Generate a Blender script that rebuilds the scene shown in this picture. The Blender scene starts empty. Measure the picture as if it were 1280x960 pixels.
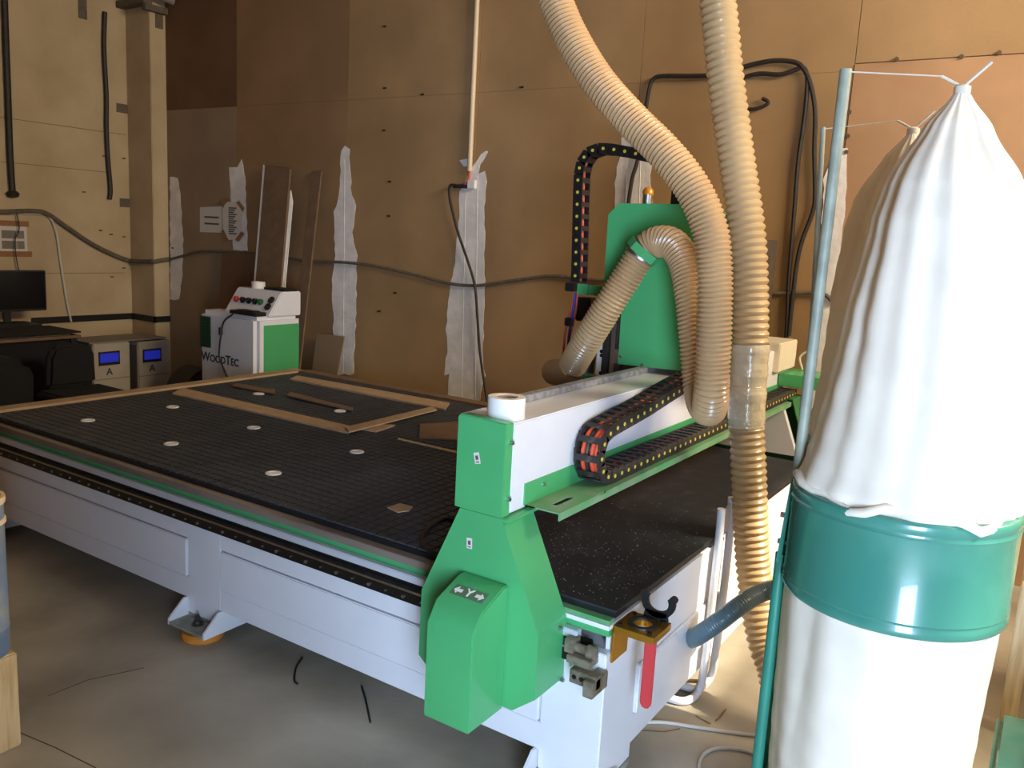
import bpy, bmesh, math, random
from mathutils import Vector, Matrix, Quaternion
random.seed(7)
S = bpy.context.scene
COL = S.collection
PI = math.pi

# ------------------------------------------------------------------ camera
cam_d = bpy.data.cameras.new('camera'); cam = bpy.data.objects.new('camera', cam_d); COL.objects.link(cam)
cam_d.sensor_width = 36.0; cam_d.lens = 29.6024; cam_d.clip_start = 0.05
cam.matrix_world = Matrix([[0.834434, -0.138105, 0.533523, 0.0], [0.54848, 0.113697, -0.828397, 0.0], [0.053746, 0.98387, 0.17062, 1.75], [0.0, 0.0, 0.0, 1.0]])
S.camera = cam

# ------------------------------------------------------------------ light and exposure
S.view_settings.view_transform = 'Standard'; S.view_settings.look = 'None'
S.view_settings.gamma = 1.0; S.view_settings.use_curve_mapping = False
S.view_settings.exposure = 0.0
w = bpy.data.worlds.new('sky'); S.world = w; w.use_nodes = True
bg = w.node_tree.nodes['Background']; bg.inputs[0].default_value = (0.62, 0.78, 1.0, 1); bg.inputs[1].default_value = 1.4
def area(name, loc, target, sx, sy, power, col):
    l = bpy.data.lights.new(name, 'AREA'); l.shape = 'RECTANGLE'; l.size = sx; l.size_y = sy
    l.energy = power; l.color = col
    o = bpy.data.objects.new(name, l); COL.objects.link(o); o.location = loc
    o.rotation_euler = (Vector(target) - Vector(loc)).to_track_quat('-Z', 'Y').to_euler()
    return o
# daylight entering by the high window in the right wall and by the gate behind the camera
area('daylight_side_window', (2.36, 3.6, 3.82), (0.0, 3.6, 3.30), 2.7, 0.80, 285, (1.0, 0.84, 0.62))
area('daylight_near_gate', (1.08, -0.97, 1.1), (0.08, 0.03, 1.1), 0.95, 2.1, 250, (0.53, 0.71, 1.0))
sl = bpy.data.lights.new('sun', 'SUN'); sl.energy = 8.0; sl.color = (1.0, 0.88, 0.7); sl.angle = 0.02
so = bpy.data.objects.new('sun', sl); COL.objects.link(so)
so.rotation_euler = Vector((-0.94, -0.10, -0.96)).to_track_quat('-Z', 'Y').to_euler()

# ------------------------------------------------------------------ materials
def lin(c):
    return tuple(((v/255)/12.92 if v/255 <= .04045 else ((v/255+.055)/1.055)**2.4) for v in c)
def mat(name, c, rough=.5, metal=0., var=.0, scale=6., c2=None, bump=0., bscale=40., coat=0., trans=0., spec=.5, detail=6., lo=.4, hi=.65, stretch=None):
    m = bpy.data.materials.new(name); m.use_nodes = True
    nt = m.node_tree; N = nt.nodes; Lk = nt.links; b = N['Principled BSDF']
    a = lin(c)
    b.inputs['Base Color'].default_value = (*a, 1); b.inputs['Roughness'].default_value = rough
    b.inputs['Metallic'].default_value = metal; b.inputs['Coat Weight'].default_value = coat
    b.inputs['Specular IOR Level'].default_value = spec
    b.inputs['Transmission Weight'].default_value = trans
    tc = N.new('ShaderNodeTexCoord'); src = tc.outputs['Object']
    if stretch:
        mp = N.new('ShaderNodeMapping'); mp.inputs['Scale'].default_value = stretch; Lk.new(src, mp.inputs[0]); src = mp.outputs[0]
    if var or c2:
        n = N.new('ShaderNodeTexNoise'); n.inputs['Scale'].default_value = scale; n.inputs['Detail'].default_value = detail
        Lk.new(src, n.inputs['Vector'])
        r = N.new('ShaderNodeValToRGB'); r.color_ramp.elements[0].position = lo; r.color_ramp.elements[1].position = hi
        k0 = a if c2 else tuple(v*(1-var) for v in a); k1 = lin(c2) if c2 else tuple(min(1, v*(1+var)) for v in a)
        r.color_ramp.elements[0].color = (*k0, 1); r.color_ramp.elements[1].color = (*k1, 1)
        Lk.new(n.outputs['Fac'], r.inputs[0]); Lk.new(r.outputs[0], b.inputs['Base Color'])
    if bump:
        n2 = N.new('ShaderNodeTexNoise'); n2.inputs['Scale'].default_value = bscale; n2.inputs['Detail'].default_value = 4
        Lk.new(src, n2.inputs['Vector'])
        bp = N.new('ShaderNodeBump'); bp.inputs['Strength'].default_value = bump; bp.inputs['Distance'].default_value = .01
        Lk.new(n2.outputs['Fac'], bp.inputs['Height']); Lk.new(bp.outputs[0], b.inputs['Normal'])
    return m
M = {}
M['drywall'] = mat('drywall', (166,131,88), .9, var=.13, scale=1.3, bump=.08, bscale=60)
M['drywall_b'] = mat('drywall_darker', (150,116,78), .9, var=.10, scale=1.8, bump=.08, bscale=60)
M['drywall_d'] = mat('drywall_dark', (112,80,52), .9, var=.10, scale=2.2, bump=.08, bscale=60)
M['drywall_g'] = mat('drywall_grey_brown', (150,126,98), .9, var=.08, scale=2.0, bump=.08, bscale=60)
M['hardboard'] = mat('red_brown_board', (176,134,94), .8, var=.10, scale=2.0, bump=.05)
M['plaster'] = mat('plaster', (238,230,220), .9, var=.08, scale=9, bump=.35, bscale=25)
M['cream_wall'] = mat('cream_wall_paint', (200,178,142), .85, c2=(180,156,120), scale=2.2, bump=.12, bscale=20, lo=.35, hi=.75)
M['concrete'] = mat('concrete_floor', (146,138,120), .6, c2=(200,190,168), scale=1.7, bump=.2, bscale=14, lo=.32, hi=.72, detail=12)
M['ceiling'] = mat('ceiling_paint', (170,160,145), .9, var=.05)
M['white_paint'] = mat('white_machine_paint', (226,226,228), .35, var=.03, scale=3, coat=.15)
M['cream_paint'] = mat('cream_machine_paint', (226,214,188), .4, var=.03, scale=3)
M['green_paint'] = mat('green_machine_paint', (74,166,102), .42, var=.05, scale=2.5, coat=.2)
M['green_dusty'] = mat('dusty_green_paint', (126,158,120), .7, c2=(76,150,92), scale=9, lo=.35, hi=.7)
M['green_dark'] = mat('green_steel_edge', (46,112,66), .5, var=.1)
M['teal_paint'] = mat('teal_drum_paint', (56,122,106), .25, c2=(72,136,120), scale=5, coat=.5, lo=.45, hi=.7)
M['pole_paint'] = mat('pale_teal_pole', (142,146,128), .5, var=.15, scale=14)
M['pole_dark'] = mat('teal_pole', (44,124,104), .4, var=.08)
M['black_bed'] = mat('black_bed', (53,56,61), .55, c2=(64,66,70), scale=7, spec=.4)
M['black_sheet'] = mat('black_pvc_sheet', (42,44,48), .5, c2=(64,64,64), scale=11, lo=.5, hi=.78, spec=.4)
M['black_plastic'] = mat('black_plastic', (26,26,26), .45)
M['black_matte'] = mat('black_fabric', (20,19,18), .9, bump=.2, bscale=90)
M['dusty_black'] = mat('dusty_black_plastic', (40,38,36), .65, c2=(92,84,72), scale=26, lo=.52, hi=.8)
M['yellow'] = mat('yellow_dot', (214,196,70), .5)
M['wood_strip'] = mat('grey_wood', (128,114,100), .8, c2=(104,90,78), scale=14, stretch=(.15,1,1))
M['mdf'] = mat('mdf', (176,148,114), .75, var=.08, scale=14)
M['mdf_b'] = mat('brown_board', (120,94,70), .75, var=.1, scale=10)
M['pine'] = mat('pale_wood', (214,190,146), .6, c2=(190,160,112), scale=9, stretch=(6,6,.5))
M['steel'] = mat('brushed_steel', (178,178,178), .38, 1., var=.12, scale=30)
M['rail_steel'] = mat('bright_rail_steel', (204,208,214), .4, .25, var=.06, scale=9, stretch=(.3,1,1))
M['steel_dusty'] = mat('dusty_steel', (170,172,180), .6, .35, c2=(140,138,134), scale=40)
M['dark_steel'] = mat('dark_steel', (84,80,74), .5, .8, var=.2, scale=20)
M['black_steel'] = mat('black_oiled_steel', (24,22,19), .45, .2)
M['brass'] = mat('brass', (206,158,60), .3, .9, var=.08)
M['dull_brass'] = mat('dull_metal_block', (150,140,118), .55, .5, c2=(112,104,88), scale=30)
M['orange'] = mat('orange_rubber', (214,136,52), .35, var=.05)
M['red'] = mat('red_plastic', (196,62,64), .4)
M['white_plastic'] = mat('white_plastic', (232,228,220), .5)
M['paper'] = mat('paper', (214,206,194), .85)
M['ink'] = mat('ink', (92,86,80), .9)
M['letter'] = mat('dark_lettering', (58,62,58), .6)
M['tape_brown'] = mat('brown_tape', (150,102,62), .4)
M['wire_dark'] = mat('dark_cable', (44,38,32), .6, var=.2, scale=20)
M['wire_grey'] = mat('dusty_grey_cable', (104,92,76), .8, var=.15, scale=20)
M['wire_white'] = mat('white_cable', (206,200,190), .5)
M['wire_red'] = mat('orange_red_wire', (216,84,52), .45)
M['wire_blue'] = mat('blue_wire', (44,60,150), .45)
M['pipe_cream'] = mat('cream_pipe', (220,198,164), .45)
M['blue_hose'] = mat('blue_grey_hose', (92,118,128), .3, var=.06, coat=.3)
M['can_blue'] = mat('blue_worn_paint', (104,124,152), .5, c2=(150,150,140), scale=6)
M['amber'] = mat('amber_cap', (214,136,40), .25, .3)
M['screen'] = mat('black_screen', (14,14,15), .25)
M['grey_case'] = mat('grey_metal_case', (176,164,146), .5, var=.05)
M['grey_case_b'] = mat('darker_grey_panel', (128,118,104), .55, var=.05)  # darker grey for side covers, seams, cover board, pipe and print blocks
M['stain'] = mat('dirty_stain', (96,76,54), .9)
M['dusty_plate'] = mat('dusty_grey_steel', (150,152,138), .8, c2=(118,122,108), scale=18)
M['dust'] = mat('sawdust', (130,124,112), .95)
M['string'] = mat('string', (210,200,180), .8)
M['green_vent'] = mat('dark_green_vent', (26,74,46), .5)
M['tape_white'] = mat('masking_tape', (236,232,224), .55)
def emis(name, c, s):
    m = mat(name, c, .4); b = m.node_tree.nodes['Principled BSDF']
    b.inputs['Emission Color'].default_value = (*lin(c), 1); b.inputs['Emission Strength'].default_value = s; return m
M['lcd'] = emis('lit_blue_display', (40,50,190), .35)
def cloth(name, c, tr):
    m = mat(name, c, .9, var=.05, scale=7, bump=.25, bscale=9); nt = m.node_tree; b = nt.nodes['Principled BSDF']
    t = nt.nodes.new('ShaderNodeBsdfTranslucent'); t.inputs[0].default_value = (*lin((236,214,178)), 1)
    mx = nt.nodes.new('ShaderNodeMixShader'); mx.inputs[0].default_value = tr
    nt.links.new(b.outputs[0], mx.inputs[1]); nt.links.new(t.outputs[0], mx.inputs[2])
    nt.links.new(mx.outputs[0], nt.nodes['Material Output'].inputs[0]); return m
M['bag'] = cloth('white_filter_cloth', (240,231,212), .16)
def hose_mat(name, c, tr):
    m = mat(name, c, .3, var=.07, scale=5, coat=.25); nt = m.node_tree; b = nt.nodes['Principled BSDF']
    t = nt.nodes.new('ShaderNodeBsdfTranslucent'); t.inputs[0].default_value = (*lin(c), 1)
    mx = nt.nodes.new('ShaderNodeMixShader'); mx.inputs[0].default_value = tr
    nt.links.new(b.outputs[0], mx.inputs[1]); nt.links.new(t.outputs[0], mx.inputs[2])
    nt.links.new(mx.outputs[0], nt.nodes['Material Output'].inputs[0]); return m
M['hose'] = hose_mat('beige_ribbed_hose', (206,170,124), .2)
M['hose_b'] = hose_mat('cream_ribbed_hose', (206,180,136), .25)
M['film'] = mat('clear_packing_tape', (196,184,156), .12, var=.10, scale=16, coat=.8, bump=.5, bscale=34)

# ------------------------------------------------------------------ mesh helpers
ORG = {}
def nb(): return bmesh.new()
def box(bm, x0, x1, y0, y1, z0, z1, mi=0, rot=None, piv=None):
    vs = [bm.verts.new(p) for p in ((x0,y0,z0),(x1,y0,z0),(x1,y1,z0),(x0,y1,z0),(x0,y0,z1),(x1,y0,z1),(x1,y1,z1),(x0,y1,z1))]
    if rot is not None:
        for v in vs: v.co = rot @ (v.co - Vector(piv)) + Vector(piv)
    for f in ((0,3,2,1),(4,5,6,7),(0,1,5,4),(1,2,6,5),(2,3,7,6),(3,0,4,7)):
        q = bm.faces.new([vs[i] for i in f]); q.material_index = mi
    return bm
def hexa(bm, p, mi=0):
    vs = [bm.verts.new(q) for q in p]
    for f in ((0,3,2,1),(4,5,6,7),(0,1,5,4),(1,2,6,5),(2,3,7,6),(3,0,4,7)):
        q = bm.faces.new([vs[i] for i in f]); q.material_index = mi
    return bm
def prism(bm, pts, ax, a0, a1, mi=0):
    def P(p, a): return {'x': (a,p[0],p[1]), 'y': (p[0],a,p[1]), 'z': (p[0],p[1],a)}[ax]
    A = [bm.verts.new(P(p, a0)) for p in pts]; B = [bm.verts.new(P(p, a1)) for p in pts]; n = len(pts)
    fs = [bm.faces.new(A), bm.faces.new(B[::-1])]
    for i in range(n): fs.append(bm.faces.new((A[i], B[i], B[(i+1)%n], A[(i+1)%n])))
    for f in fs: f.material_index = mi
    return bm
def holed(bm, outer, inner, ax, a0, a1):
    def P(p, a): return {'x': (a,p[0],p[1]), 'y': (p[0],a,p[1]), 'z': (p[0],p[1],a)}[ax]
    n = len(outer); L4 = [[bm.verts.new(P(p, a)) for p in l] for a in (a0, a1) for l in (outer, inner)]
    for i in range(n):
        j = (i+1) % n
        bm.faces.new((L4[0][i],L4[0][j],L4[1][j],L4[1][i])); bm.faces.new((L4[2][i],L4[3][i],L4[3][j],L4[2][j]))
        bm.faces.new((L4[0][i],L4[2][i],L4[2][j],L4[0][j])); bm.faces.new((L4[1][i],L4[1][j],L4[3][j],L4[3][i]))
    return bm
def smoothpath(pts, n=8):
    pts = [Vector(p) for p in pts]
    if len(pts) < 3: return pts
    q = [2*pts[0]-pts[1]] + pts + [2*pts[-1]-pts[-2]]; out = []
    for i in range(1, len(q)-2):
        for k in range(n):
            t = k/n; a, b, c, d = q[i-1], q[i], q[i+1], q[i+2]
            out.append(.5*((2*b) + (c-a)*t + (2*a-5*b+4*c-d)*t*t + (3*b-a-3*c+d)*t**3))
    out.append(pts[-1]); return out
def resample(pts, step):
    d = [0]
    for a, b in zip(pts, pts[1:]): d.append(d[-1] + (b-a).length)
    n = max(2, int(d[-1]/step)); out = []; j = 0
    for i in range(n+1):
        s = d[-1]*i/n
        while j < len(d)-2 and d[j+1] < s: j += 1
        t = (s-d[j])/max(1e-9, d[j+1]-d[j]); out.append(pts[j].lerp(pts[j+1], t))
    return out
def frames(pts):
    T = []
    for i in range(len(pts)):
        T.append((pts[min(i+1, len(pts)-1)] - pts[max(i-1, 0)]).normalized())
    u = T[0].orthogonal().normalized(); out = []
    for i, t in enumerate(T):
        u = (u - t*u.dot(t)).normalized(); out.append((u, t.cross(u)))
    return out
def tube(bm, pts, r, seg=8, cap=True, mi=0, start=0):
    pts = [Vector(p) for p in pts]; F = frames(pts); R = []
    for i, p in enumerate(pts):
        rr = r[i] if isinstance(r, list) else r; u, v = F[i]
        R.append([bm.verts.new(p + (u*math.cos(2*PI*k/seg) + v*math.sin(2*PI*k/seg))*rr) for k in range(seg)])
    for a, b in zip(R, R[1:]):
        for k in range(seg):
            f = bm.faces.new((a[k], a[(k+1)%seg], b[(k+1)%seg], b[k])); f.material_index = mi
    if cap:
        bm.faces.new(R[0][::-1]).material_index = mi; bm.faces.new(R[-1]).material_index = mi
    return bm
def ribbed(bm, path, r, pitch, amp, seg=28, cap=False):
    pts = resample(smoothpath(path, 14), pitch/4); rr = []
    for i in range(len(pts)): rr.append(r + amp*(1, .35, -1, .35)[i%4])
    return tube(bm, pts, rr, seg, cap)
def cyl(bm, a, b, r, seg=20, r2=None, mi=0):
    a, b = Vector(a), Vector(b)
    return tube(bm, [a, b], [r, r if r2 is None else r2], seg, True, mi)
def lathe(bm, prof, c, seg=40, mi=0, caps=False):
    R = [[bm.verts.new((c[0]+r*math.cos(2*PI*k/seg), c[1]+r*math.sin(2*PI*k/seg), c[2]+z)) for k in range(seg)] for r, z in prof]
    for a, b in zip(R, R[1:]):
        for k in range(seg):
            f = bm.faces.new((a[k], a[(k+1)%seg], b[(k+1)%seg], b[k])); f.material_index = mi
    if caps:
        bm.faces.new(R[0][::-1]); bm.faces.new(R[-1])
    return bm
def mk(name, bm, m, parent=None, smooth=False, bevel=0., kind=None, seg=2):
    bmesh.ops.remove_doubles(bm, verts=bm.verts, dist=1e-6) if not bevel else None
    bmesh.ops.recalc_face_normals(bm, faces=bm.faces)
    if bevel:
        es = [e for e in bm.edges if len(e.link_faces) == 2 and e.calc_face_angle(0) > .5]
        bmesh.ops.bevel(bm, geom=es, offset=bevel, segments=seg, affect='EDGES', clamp_overlap=True)
    me = bpy.data.meshes.new(name); bm.to_mesh(me); bm.free()
    for x in (m if isinstance(m, (list, tuple)) else [m]): me.materials.append(M[x])
    if smooth or bevel:
        me.polygons.foreach_set('use_smooth', [True]*len(me.polygons)); me.set_sharp_from_angle(angle=math.radians(38))
    o = bpy.data.objects.new(name, me); COL.objects.link(o)
    if parent:
        og = ORG[parent.name]; me.transform(Matrix.Translation(-og)); o.parent = parent; ORG[o.name] = og
    else:
        c = [v.co for v in me.vertices]
        og = Vector(((min(v.x for v in c)+max(v.x for v in c))/2, (min(v.y for v in c)+max(v.y for v in c))/2, min(v.z for v in c)))
        me.transform(Matrix.Translation(-og)); o.location = og; ORG[o.name] = og
    if kind: o['kind'] = kind
    return o
def tag(o, label, cat, group=None):
    o['label'] = label; o['category'] = cat
    if group: o['group'] = group
    return o
def thing(name, label, cat, loc, group=None):
    o = bpy.data.objects.new(name, None); COL.objects.link(o); o.location = loc; o.empty_display_size = .05
    ORG[o.name] = Vector(loc); return tag(o, label, cat, group)
def struct(name, bm, m, parent=None, **k):
    o = mk(name, bm, m, parent, **k); o['kind'] = 'structure'; return o
def text(body, size, loc, rot, m, name, parent, small=None, extr=.0008):
    cu = bpy.data.curves.new(name, 'FONT'); cu.body = body; cu.size = size; cu.extrude = extr; cu.align_x = 'CENTER'; cu.align_y = 'CENTER'
    cu.small_caps_scale = .78; cu.offset = size*.018
    if small:
        for i in small: cu.body_format[i].use_small_caps = True
    t = bpy.data.objects.new(name, cu); COL.objects.link(t)
    dg = bpy.context.evaluated_depsgraph_get(); me = bpy.data.meshes.new_from_object(t.evaluated_get(dg))
    bpy.data.objects.remove(t); me.transform(Matrix.Translation(Vector(loc)-ORG[parent.name]) @ rot.to_4x4())
    me.materials.clear(); me.materials.append(M[m])
    o = bpy.data.objects.new(name, me); COL.objects.link(o); o.parent = parent; ORG[o.name] = ORG[parent.name]; return o
def cable(name, pts, r, m, label, cat='cable', group=None, n=8, seg=8, parent=None):
    o = mk(name, tube(nb(), smoothpath(pts, n), r, seg), m, parent, smooth=True)
    return o if parent else tag(o, label, cat, group)
RX90 = Matrix.Rotation(PI/2, 3, 'X')                    # text upright facing -y
RPX = Matrix.Rotation(PI/2, 3, 'Z') @ RX90              # text upright facing +x

# ------------------------------------------------------------------ the room
YW, XL, XC, YC, XR, YN, ZC = 5.3, -7.993, -7.604, 5.121, 2.4, -1.0, 4.5
struct('floor', box(nb(), XL-.1, XR+.1, YN-.1, YW+.1, -.06, 0), 'concrete')
struct('ceiling', box(nb(), XL-.1, XR+.1, YN-.1, YW+.1, ZC, ZC+.1), 'ceiling')
wl = struct('wall_left', box(nb(), XL-.1, XL, YN-.1, YW+.1, 0, ZC), 'cream_wall')
wb = struct('wall_back', box(nb(), XL, XR+.1, YW, YW+.1, 0, ZC), 'drywall_b')
b = nb(); box(b, XR, XR+.1, YN, 2.2, 0, ZC); box(b, XR, XR+.1, 5.0, YW, 0, ZC); box(b, XR, XR+.1, 2.2, 5.0, 4.25, ZC); box(b, XR, XR+.1, 2.2, 5.0, 0, 3.4)
struct('wall_right', b, 'cream_wall')
b = nb(); box(b, XL, .55, YN-.1, YN, 0, ZC); box(b, 1.6, XR, YN-.1, YN, 0, ZC); box(b, .55, 1.6, YN-.1, YN, 2.2, ZC)
struct('wall_near', b, 'drywall_d')
b = nb(); box(b, XL, XC, YC, YW, 0, ZC)
struct('column', b, 'cream_wall', wl, bevel=.006)
# plasterboard sheets of the back wall: two rows, joints a few millimetres wide
xj = [XC, -6.56, -5.17, -3.84, -2.53, -1.19]
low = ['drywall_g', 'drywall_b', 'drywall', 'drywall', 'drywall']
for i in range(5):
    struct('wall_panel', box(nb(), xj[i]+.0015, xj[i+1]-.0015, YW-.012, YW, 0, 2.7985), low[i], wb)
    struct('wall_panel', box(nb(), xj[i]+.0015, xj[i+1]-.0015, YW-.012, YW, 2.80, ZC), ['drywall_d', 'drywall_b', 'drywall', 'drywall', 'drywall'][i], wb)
for x0, x1 in ((-1.187, .06), (.066, 1.3), (1.306, XR)):
    struct('wall_panel', box(nb(), x0, x1, YW-.018, YW, 0, 2.835), 'hardboard', wb)
    struct('wall_panel', box(nb(), x0, x1, YW-.012, YW, 2.842, ZC), 'drywall', wb)
def ragged(pts, jit, n=5):
    out = []; rnd = random.Random(len(pts)*13+int(abs(pts[0][0])*100))
    for a, c in zip(pts, pts[1:]+pts[:1]):
        L = math.hypot(c[0]-a[0], c[2]-a[2]); m = max(1, int(L/.05))
        for k in range(m):
            t = k/m; out.append((a[0]+(c[0]-a[0])*t+rnd.uniform(-jit, jit), a[2]+(c[2]-a[2])*t+rnd.uniform(-jit, jit)))
    return out
for P, j in (([(-7.5616, 5.29, 2.1569), (-7.4469, 5.29, 2.1577), (-7.4011, 5.29, 1.9428), (-7.3713, 5.29, 1.5551), (-7.3914, 5.29, 1.1988), (-7.4481, 5.29, 0.9542), (-7.592, 5.29, 0.942)], .010),
          ([(-6.6772, 5.29, 2.2506), (-6.5528, 5.29, 2.2651), (-6.4969, 5.29, 2.3224), (-6.4527, 5.29, 2.215), (-6.4306, 5.29, 1.9633), (-6.4195, 5.29, 1.709), (-6.4083, 5.29, 1.504), (-6.6122, 5.29, 1.4932), (-6.6341, 5.29, 1.7378), (-6.6552, 5.29, 2.105)], .008),
          ([(-5.2318, 5.29, 2.396), (-5.1866, 5.29, 2.4279), (-5.14, 5.29, 2.3951), (-5.113, 5.29, 2.0895), (-5.0538, 5.29, 1.9398), (-5.0841, 5.29, 1.7275), (-5.0323, 5.29, 1.53), (-5.0242, 5.29, 1.2615), (-5.0252, 5.29, 0.989), (-5.0356, 5.29, 0.7117), (-5.0298, 5.29, 0.517), (-5.2684, 5.29, 0.485), (-5.2899, 5.29, 0.9631), (-5.3175, 5.29, 1.308), (-5.2843, 5.29, 1.5158), (-5.3029, 5.29, 1.8867), (-5.2414, 5.29, 2.0546), (-5.2381, 5.29, 2.2851)], .010),
          ([(-3.8861, 5.29, 2.2422), (-3.8231, 5.29, 2.3125), (-3.7464, 5.29, 2.3817), (-3.7312, 5.29, 2.37), (-3.7986, 5.29, 2.2716), (-3.8029, 5.29, 2.2189), (-3.7448, 5.29, 2.2308), (-3.726, 5.29, 2.1609), (-3.7397, 5.29, 2.02), (-3.7222, 5.29, 1.7239), (-3.7045, 5.29, 1.4239), (-3.694, 5.29, 1.1193), (-3.687, 5.29, 0.8722), (-3.661, 5.29, 0.6877), (-3.6935, 5.29, 0.4616), (-4.0057, 5.29, 0.4135), (-4.002, 5.29, 0.6546), (-4.058, 5.29, 0.6471), (-4.0272, 5.29, 0.8317), (-4.0528, 5.29, 1.0206), (-4.0295, 5.29, 1.3381), (-3.9878, 5.29, 1.589), (-3.97, 5.29, 1.8341), (-3.9829, 5.29, 2.0749), (-3.9398, 5.29, 2.1233)], .008),
          ([(-3.9878, 5.29, 2.3072), (-3.9207, 5.29, 2.3246), (-3.9099, 5.29, 2.2657), (-3.9473, 5.29, 2.2598)], .004),
          ([(-2.6382, 5.29, 2.4546), (-2.5512, 5.29, 2.4738), (-2.4642, 5.29, 2.4105), (-2.4056, 5.29, 2.3329), (-2.4068, 5.29, 2.1522), (-2.3699, 5.29, 1.9967), (-2.3398, 5.29, 1.7878), (-2.654, 5.29, 1.7733), (-2.6535, 5.29, 1.9893), (-2.6591, 5.29, 2.2025), (-2.6362, 5.29, 2.3606)], .008),
          ([(-1.2856, 5.28, 2.1916), (-1.2293, 5.28, 2.3745), (-1.1701, 5.28, 2.3648), (-1.1489, 5.28, 2.0279), (-1.1474, 5.28, 1.7022), (-1.135, 5.28, 1.2737), (-1.1167, 5.28, 0.7848), (-1.1167, 5.28, 0.2772), (-1.212, 5.28, 0.2565), (-1.2214, 5.28, 0.8684), (-1.2491, 5.28, 1.4561), (-1.264, 5.28, 1.8373)], .006)):
    struct('plaster_patch', prism(nb(), ragged(P, j), 'y', 5.2860 if P[0][0] < -1.5 else 5.2795, 5.289), 'plaster', wb)
# ridges of the joint tape on the two wide patches
for p, q in (((431,195), (428,465)), ((438,240), (440,465)), ((584,240), (578,500)), ((598,215), (594,505)), ((787,185), (783,300)), ((800,190), (797,300))): pass
for A, Bq in (((-5.1894, 5.2865, 2.3172), (-5.1595, 5.2865, 0.5212)), ((-3.9178, 5.2865, 2.0458), (-3.8702, 5.2865, 0.4671)), ((-3.8138, 5.2865, 2.1951), (-3.7386, 5.2865, 0.487)), ((-2.5869, 5.2865, 2.3597), (-2.5577, 5.2865, 1.8045)), ((-2.4871, 5.2865, 2.3589), (-2.4568, 5.2865, 1.809))):
    struct('joint_ridge', tube(nb(), [A, Bq], .0028, 6), 'plaster', wb)
# dark marks, screw holes
for p in ((-4.7835, 5.287, 3.3425), (-4.7662, 5.287, 2.8749), (-4.7626, 5.287, 2.5474), (-4.6876, 5.287, 2.1456), (-4.6857, 5.287, 1.8722), (-4.7619, 5.287, 1.0886), (-4.5928, 5.287, 1.2555), (-4.3766, 5.287, 2.8088), (-3.4614, 5.287, 2.8186), (-7.5356, 5.287, 1.4682)):
    b = nb(); cyl(b, (p[0]-.016, p[1], p[2]), (p[0]+.016, p[1]-.001, p[2]), .007, 8)
    struct('fixing_mark', b, 'wire_dark', wb)
for p in ((-7.985, 4.8587, 2.3211), (-7.985, 4.8039, 1.6063), (-7.985, 4.9112, 1.5711), (-7.985, 5.0472, 1.5518), (-7.985, 5.0389, 1.24), (-7.985, 4.9075, 1.1526), (-7.985, 4.646, 1.9632), (-7.985, 5.0678, 2.3204)):
    b = nb(); box(b, p[0]-.002, p[0]+.002, p[1]-.016, p[1]+.016, p[2]-.006, p[2]+.006); struct('wall_scar', b, 'stain', wl)
# hairline joints between the blocks of the left wall, black dado strip
for z0, z1, ya, yb in ((2.17, 2.17, 3.6, 4.9), (2.55, 2.55, 3.9, 5.1), (1.19, 1.19, 3.7, 5.05)):
    b = nb(); box(b, XL, XL+.002, ya, yb, z0-.002, z1+.002); struct('wall_crack', b, 'stain', wl)
b = nb(); box(b, XL, XL+.012, 4.1, YC, .72, .78); box(b, XL, XC+.012, YC-.012, YC, .72, .78); box(b, XC, XC+.012, YC-.012, YW-.012, .72, .78)
tr = struct('trim_1', b, 'black_plastic')
# gate frames
b = nb(); box(b, XR-.03, XR+.12, 2.1, 2.2, 3.3, 4.35); box(b, XR-.03, XR+.12, 5.0, 5.1, 3.3, 4.35); box(b, XR-.03, XR+.12, 2.2, 5.0, 3.3, 3.4); box(b, XR-.03, XR+.12, 2.2, 5.0, 4.25, 4.35)
struct('trim_2', b, 'cream_paint')
b = nb(); box(b, .45, .55, YN-.12, YN+.03, 0, 2.3); box(b, 1.6, 1.7, YN-.12, YN+.03, 0, 2.3); box(b, .55, 1.6, YN-.12, YN+.03, 2.2, 2.3)
struct('trim_3', b, 'cream_paint')

# unseen pier added beside the gate to shade the table's left end
struct('shade_pier', box(nb(), -.60, -.17, YN, -.04, 0, ZC), 'drywall_d', bpy.data.objects['wall_near'], bevel=.006)

# ------------------------------------------------------------------ router table
T = thing('router_table', 'long white steel router table with black slotted bed and orange foot pads', 'machine table', (-2.92, 3.32, 0))
X0, X1, Y0, Y1 = -4.86, -.997, 2.15, 4.50
ZB = .667
b = nb()
box(b, X0, X1, Y0, Y0+.04, .412, .535); box(b, X0, X1, Y0, Y0+.04, .14, .236)
box(b, X1-.025, X1, Y0+.04, Y1, .405, .615); box(b, X1-.025, X1, Y0+.04, Y1, .125, .224)
box(b, X0, X1, Y1-.04, Y1, .14, .615); box(b, X0, X0+.025, Y0+.04, Y1-.04, .14, .615)
box(b, X0, X1-.025, Y0+.05, Y1-.04, .60, .615)
box(b, X0, X1-.03, Y0+.012, Y0+.038, .236, .412); box(b, X1-.024, X1-.010, Y0+.04, Y1, .224, .405)
mk('body', b, 'white_paint', T, bevel=.003)
for xa, xb in ((X0+.22, -2.99), (-2.773, -1.211)):
    mk('side_panel', box(nb(), xa+.003, xb-.003, Y0-.008, Y0+.03, .24, .408), 'white_paint', T, bevel=.004)
mk('end_panel', box(nb(), X1-.03, X1+.008, Y0+.25, Y1-.25, .228, .402), 'white_paint', T, bevel=.004)
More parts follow.
